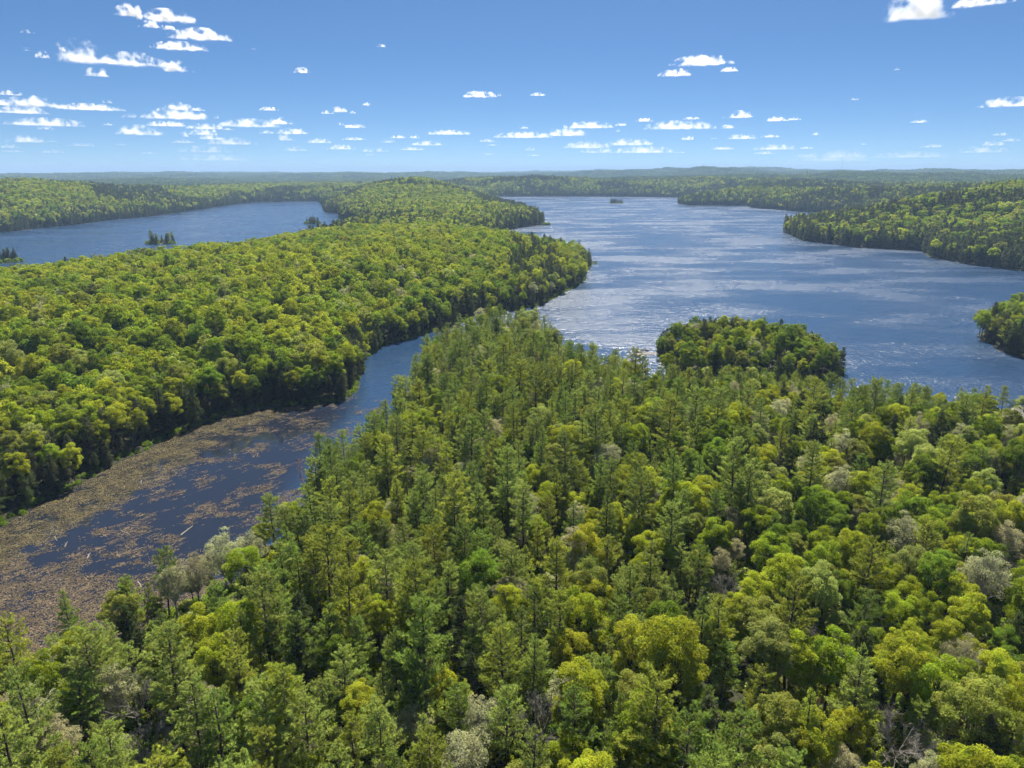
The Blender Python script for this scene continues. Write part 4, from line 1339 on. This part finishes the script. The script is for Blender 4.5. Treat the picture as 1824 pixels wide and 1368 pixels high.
# ------------------------------------------------------------------ fair-weather clouds
CL = []
def crop(x0, y0, sc_, rows, od):
    for r in rows:
        CL.append((x0 + r[0] / sc_, x0 + r[1] / sc_, y0 + r[2] / sc_, y0 + r[3] / sc_, r[4] if len(r) > 4 else od))
FT = 1.1
crop(0, 0, 3.965, [(835, 1015, 35, 118), (1020, 1350, 75, 152), (995, 1135, 148, 195), (1155, 1235, 182, 212), (1235, 1600, 207, 280), (1110, 1430, 300, 352),
    (405, 745, 295, 445), (740, 1130, 380, 465), (415, 470, 335, 365, 2), (1155, 1350, 438, 508), (265, 345, 365, 412, 2.5), (605, 770, 485, 540, 3),
    (155, 235, 212, 235, 0.8), (165, 225, 335, 360, 1.2), (0, 140, 640, 672), (80, 385, 685, 755), (-60, 70, 695, 745), (10, 300, 752, 802), (440, 820, 735, 778),
    (725, 790, 703, 728, 1.2), (1185, 1345, 728, 778), (1345, 1435, 762, 782), (1040, 1425, 772, 842), (870, 965, 802, 832, 1), (105, 560, 838, 890, 3),
    (275, 365, 890, 915, 2), (740, 800, 870, 885, 2), (840, 1130, 890, 955), (1055, 1310, 860, 892), (1345, 1560, 877, 912), (1360, 1545, 910, 955), (1280, 1350, 930, 970, 2.5),
    (1225, 1360, 987, 1010, 2.5), (1420, 1570, 955, 985), (1470, 1790, 975, 1022, 2.5), (85, 310, 960, 1008, 3), (330, 400, 990, 1003, 1), (0, 120, 1020, 1045, 1.2),
    (300, 440, 1055, 1080, 1), (490, 665, 1010, 1032, 1), (1280, 1600, 1028, 1078, 1.5), (1300, 1740, 1090, 1135, 1.2), (1510, 1550, 820, 836, 2), (1000, 1110, 1072, 1086, 0.9),
    (20, 160, 1058, 1075, 1), (820, 890, 1014, 1026, 1), (1780, 1810, 338, 350, 1.5), (1565, 1645, 903, 918, 2.5)], 4.5)
crop(440, 120, 3.965, [(340, 440, 5, 40), (100, 215, 280, 305), (-150, 205, 368, 422), (145, 315, 358, 402), (520, 610, 305, 328), (600, 700, 282, 318), (728, 765, 308, 326, 2.5),
    (815, 870, 250, 270), (1535, 1745, 168, 212), (1765, 1795, 182, 203, 2), (685, 830, 402, 428), (640, 685, 392, 408, 2), (80, 190, 445, 468, 2), (235, 420, 430, 472), (225, 350, 472, 518),
    (425, 590, 505, 535), (680, 830, 495, 513, 3), (1020, 1112, 480, 500), (1145, 1218, 482, 500), (1285, 1565, 445, 475), (575, 755, 548, 580), (520, 570, 548, 570, 2.5), (1180, 1370, 522, 552),
    (945, 1050, 503, 533, 2.5), (1090, 1250, 565, 585, 3), (815, 890, 575, 597, 2.5), (910, 995, 572, 596, 2.5), (1645, 1755, 507, 527, 3), (1700, 1765, 541, 553, 2), (250, 440, 560, 592, 1.3), (1675, 1745, 606, 618, 1.3), (840, 910, 605, 622, 1.2)], 4.5)
crop(860, 120, 3.965, [(340, 440, 180, 200, 3), (1255, 1465, 15, 62), (1690, 1795, 3, 30), (585, 905, 387, 430), (935, 1015, 395, 412, 3), (110, 480, 458, 498), (435, 715, 433, 485), (260, 320, 418, 433, 3),
    (1090, 1200, 357, 383), (1170, 1595, 382, 437), (1420, 1530, 350, 367, 3), (1690, 1765, 405, 431), (590, 870, 525, 572, 3.5), (700, 900, 565, 605, 3), (890, 1185, 508, 552), (940, 1325, 560, 605, 3.5),
    (1410, 1490, 487, 513), (300, 375, 567, 587, 2.5), (315, 410, 613, 627, 1.5), (1635, 1765, 563, 580, 3), (935, 970, 440, 454, 2), (1610, 1655, 493, 507, 1.2), (1350, 1430, 593, 606, 1.5)], 4.5)
crop(1280, 120, 3.353, [(45, 205, 263, 302), (278, 400, 298, 322), (405, 490, 302, 315, 2.5), (20, 85, 343, 365), (60, 215, 400, 428), (260, 362, 402, 418, 3), (555, 610, 390, 405, 3), (218, 450, 462, 492, 3.5),
    (488, 565, 472, 486, 2.5), (1595, 1880, 183, 235), (1155, 1240, 315, 330, 3.5), (785, 830, 180, 196, 0.8), (1045, 1080, 3, 16, 1.5), (640, 860, 488, 540, 1.2), (960, 1310, 505, 540, 1.2), (1220, 1335, 460, 478, 2),
    (455, 600, 512, 535, 1.1), (1450, 1690, 475, 510, 1.8), (1570, 1695, 440, 468, 1.8), (1650, 1735, 390, 407, 1.8), (1705, 1795, 423, 442, 2), (845, 890, 452, 462, 1.5), (210, 335, 502, 518, 2), (-40, 80, 475, 490, 2), (450, 900, 530, 560, 0.9)], 4.5)
CL += [(1203, 1296, 100, 116, 4.5), (1286, 1311, 119, 127, 3), (1583, 1685, -14, 36, 5), (1706, 1790, -8, 10, 3.5), (672, 690, 78, 84, 1.5)]


def cloud_mat():
    """billowing vapour: density from noise inside a soft-edged, flat-based hull; colour of the object carries (density, aspect)"""
    m, n, l = new_mat('cloud_vapour')
    tc_ = n.new('ShaderNodeTexCoord'); oi = n.new('ShaderNodeObjectInfo')
    sep = n.new('ShaderNodeSeparateXYZ'); l.new(tc_.outputs['Object'], sep.inputs[0])
    sc_ = n.new('ShaderNodeSeparateColor'); l.new(oi.outputs['Color'], sc_.inputs[0])

    def mt(op, a, b=0.0, c=None):
        k = n.new('ShaderNodeMath'); k.operation = op
        for i_, v_ in enumerate((a, b) if c is None else (a, b, c)):
            if isinstance(v_, (int, float)):
                k.inputs[i_].default_value = v_
            else:
                l.new(v_, k.inputs[i_])
        return k.outputs[0]
    asp = sc_.outputs[1]
    x, y, z = sep.outputs
    r2 = mt('ADD', mt('POWER', mt('ABSOLUTE', mt('MULTIPLY', x, 2.0)), 2.0), mt('POWER', mt('ABSOLUTE', mt('MULTIPLY', y, 2.0)), 2.0))
    cb = n.new('ShaderNodeCombineXYZ')
    l.new(mt('MULTIPLY', x, asp), cb.inputs[0]); l.new(mt('MULTIPLY', mt('MULTIPLY', y, 0.5), asp), cb.inputs[1]); l.new(mt('MULTIPLY', z, 1.0), cb.inputs[2])
    off = n.new('ShaderNodeVectorMath'); off.operation = 'ADD'; l.new(cb.outputs[0], off.inputs[0])
    ro = n.new('ShaderNodeCombineXYZ'); l.new(mt('MULTIPLY', oi.outputs['Random'], 90.0), ro.inputs[0]); l.new(mt('MULTIPLY', oi.outputs['Random'], 37.0), ro.inputs[1])
    l.new(ro.outputs[0], off.inputs[1])
    n1 = n.new('ShaderNodeTexNoise'); n1.inputs['Scale'].default_value = 1.25; n1.inputs['Detail'].default_value = 4.0; n1.inputs['Roughness'].default_value = 0.58
    l.new(off.outputs[0], n1.inputs['Vector'])
    # height profile: flat base, tops as high as the noise lets them
    hgt = mt('SUBTRACT', mt('SUBTRACT', 1.05, r2), mt('MULTIPLY', z, 0.95))
    f = mt('ADD', mt('MULTIPLY', hgt, 0.55), mt('MULTIPLY', mt('SUBTRACT', n1.outputs['Fac'], 0.53), 3.3))
    ss = n.new('ShaderNodeMapRange'); ss.interpolation_type = 'SMOOTHSTEP'; ss.inputs['From Min'].default_value = 0.0; ss.inputs['From Max'].default_value = 0.75
    l.new(f, ss.inputs['Value'])
    bs = n.new('ShaderNodeMapRange'); bs.inputs['From Min'].default_value = 0.0; bs.inputs['From Max'].default_value = 0.14
    l.new(z, bs.inputs['Value'])
    dn = mt('MULTIPLY', mt('MULTIPLY', ss.outputs[0], bs.outputs[0]), sc_.outputs[0])
    v = n.new('ShaderNodeVolumeScatter'); v.inputs['Color'].default_value = (1, 1, 1, 1); v.inputs['Anisotropy'].default_value = 0.5
    l.new(dn, v.inputs['Density'])
    o = n.new('ShaderNodeOutputMaterial'); l.new(v.outputs[0], o.inputs['Volume'])
    return m


M_CLOUD = cloud_mat()
BASE = 1300.0


def cloud_hull():
    """unit hull: half ellipsoid on a flat base"""
    nu, nv_ = 20, 7
    V = [(math.cos(2 * math.pi * a / nu) * 0.5 * math.cos(p), math.sin(2 * math.pi * a / nu) * 0.5 * math.cos(p), math.sin(p))
         for p in np.linspace(0, 1.5, nv_) for a in range(nu)]
    V += [(0, 0, 1.0), (0, 0, 0)]
    F_ = [(i * nu + a, i * nu + (a + 1) % nu, (i + 1) * nu + (a + 1) % nu, (i + 1) * nu + a) for i in range(nv_ - 1) for a in range(nu)]
    t = len(V) - 2
    F_ += [((nv_ - 1) * nu + a, (nv_ - 1) * nu + (a + 1) % nu, t) for a in range(nu)] + [(a, t + 1, (a + 1) % nu) for a in range(nu)]
    me = bpy.data.meshes.new('cloud'); me.from_pydata(V, [], F_); me.materials.append(M_CLOUD)
    return me


HULL = cloud_hull()
CLOUD_K = 1.4


CL.sort(key=lambda c: (c[2] + c[3]))
bands = {}
for k, c in enumerate(CL):
    yb = c[3]
    bn = 0 if yb < 60 else 1 if yb < 150 else 2 if yb < 195 else 3 if yb < 215 else 4 if yb < 232 else 5 if yb < 248 else 6 if yb < 262 else 7
    bands.setdefault(bn, []).append(k)
BW_ = ['in the topmost cloud row', 'in the second cloud row from top', 'in the third cloud row from top', 'in the fourth cloud row from top', 'in the fourth cloud row from bottom',
       'in the third cloud row above horizon', 'in the second cloud row above horizon', 'in the lowest cloud row above horizon']
TENS = 'zero first second third fourth fifth sixth seventh eighth ninth tenth eleventh twelfth thirteenth fourteenth fifteenth sixteenth seventeenth eighteenth nineteenth twentieth'.split()
for bn, ids in bands.items():
    ids.sort(key=lambda k: CL[k][0] + CL[k][1])
    for r_, k in enumerate(ids):
        x0, x1, y0, y1, od = CL[k]
        gx, gy = ground_at((x0 + x1) / 2, y1, BASE)
        dep = project(gx, gy, BASE)[2]
        W = (x1 - x0) * dep / FX * 1.12
        el = math.atan2(BASE - CAM_Z, math.hypot(gx, gy))
        Hh = max(0.10 * W, (y1 - y0) * dep / FX * 1.12)
        Dp = W * 0.42
        W *= 1.12
        o = link(bpy.data.objects.new('cloud', HULL))
        o.scale = (W, Dp, Hh)
        o.color = (od * CLOUD_K * (1.0 if y1 < 190 else 0.75 if y1 < 225 else 0.5 if y1 < 250 else 0.38) / (Hh * Dp) ** 0.5, W / Hh, 0, 1)  # lower rows thinned in density to imitate distance haze
        o.location = (gx, gy, BASE); o.rotation_euler = (0, 0, -math.atan2(gx, gy))
        look = ('faint thin' if od < 1.6 else 'small white' if (x1 - x0) < 26 else 'long white' if (x1 - x0) > 4.2 * (y1 - y0) else 'puffy white')
        nth = r_ + 1
        word = TENS[nth] if nth <= 20 else ('twenty-' + TENS[nth - 20]) if nth < 30 else ('thirty-' + TENS[nth - 30] if nth > 30 else 'thirtieth')
        tag(o, '%s cloud, %s from left %s' % (look, word, BW_[bn]), 'cloud', 'fair-weather clouds over the lakes')

# ------------------------------------------------------------------ haze
hz = QB().box(-30500, 30500, -30500, 30500, -80, 190)
m, n, l = new_mat('haze_air')
v = n.new('ShaderNodeVolumePrincipled'); v.inputs['Color'].default_value = (0.46, 0.67, 1.0, 1)
v.inputs['Density'].default_value = 8.5e-5; v.inputs['Anisotropy'].default_value = 0.0
o_ = n.new('ShaderNodeOutputMaterial'); l.new(v.outputs[0], o_.inputs['Volume'])
haze = link(bpy.data.objects.new('haze', hz.mesh('haze', [m])))
tag(haze, 'thin blue summer haze over the far hills', None, None, 'stuff')
print('done', round(time.time() - T0, 1))
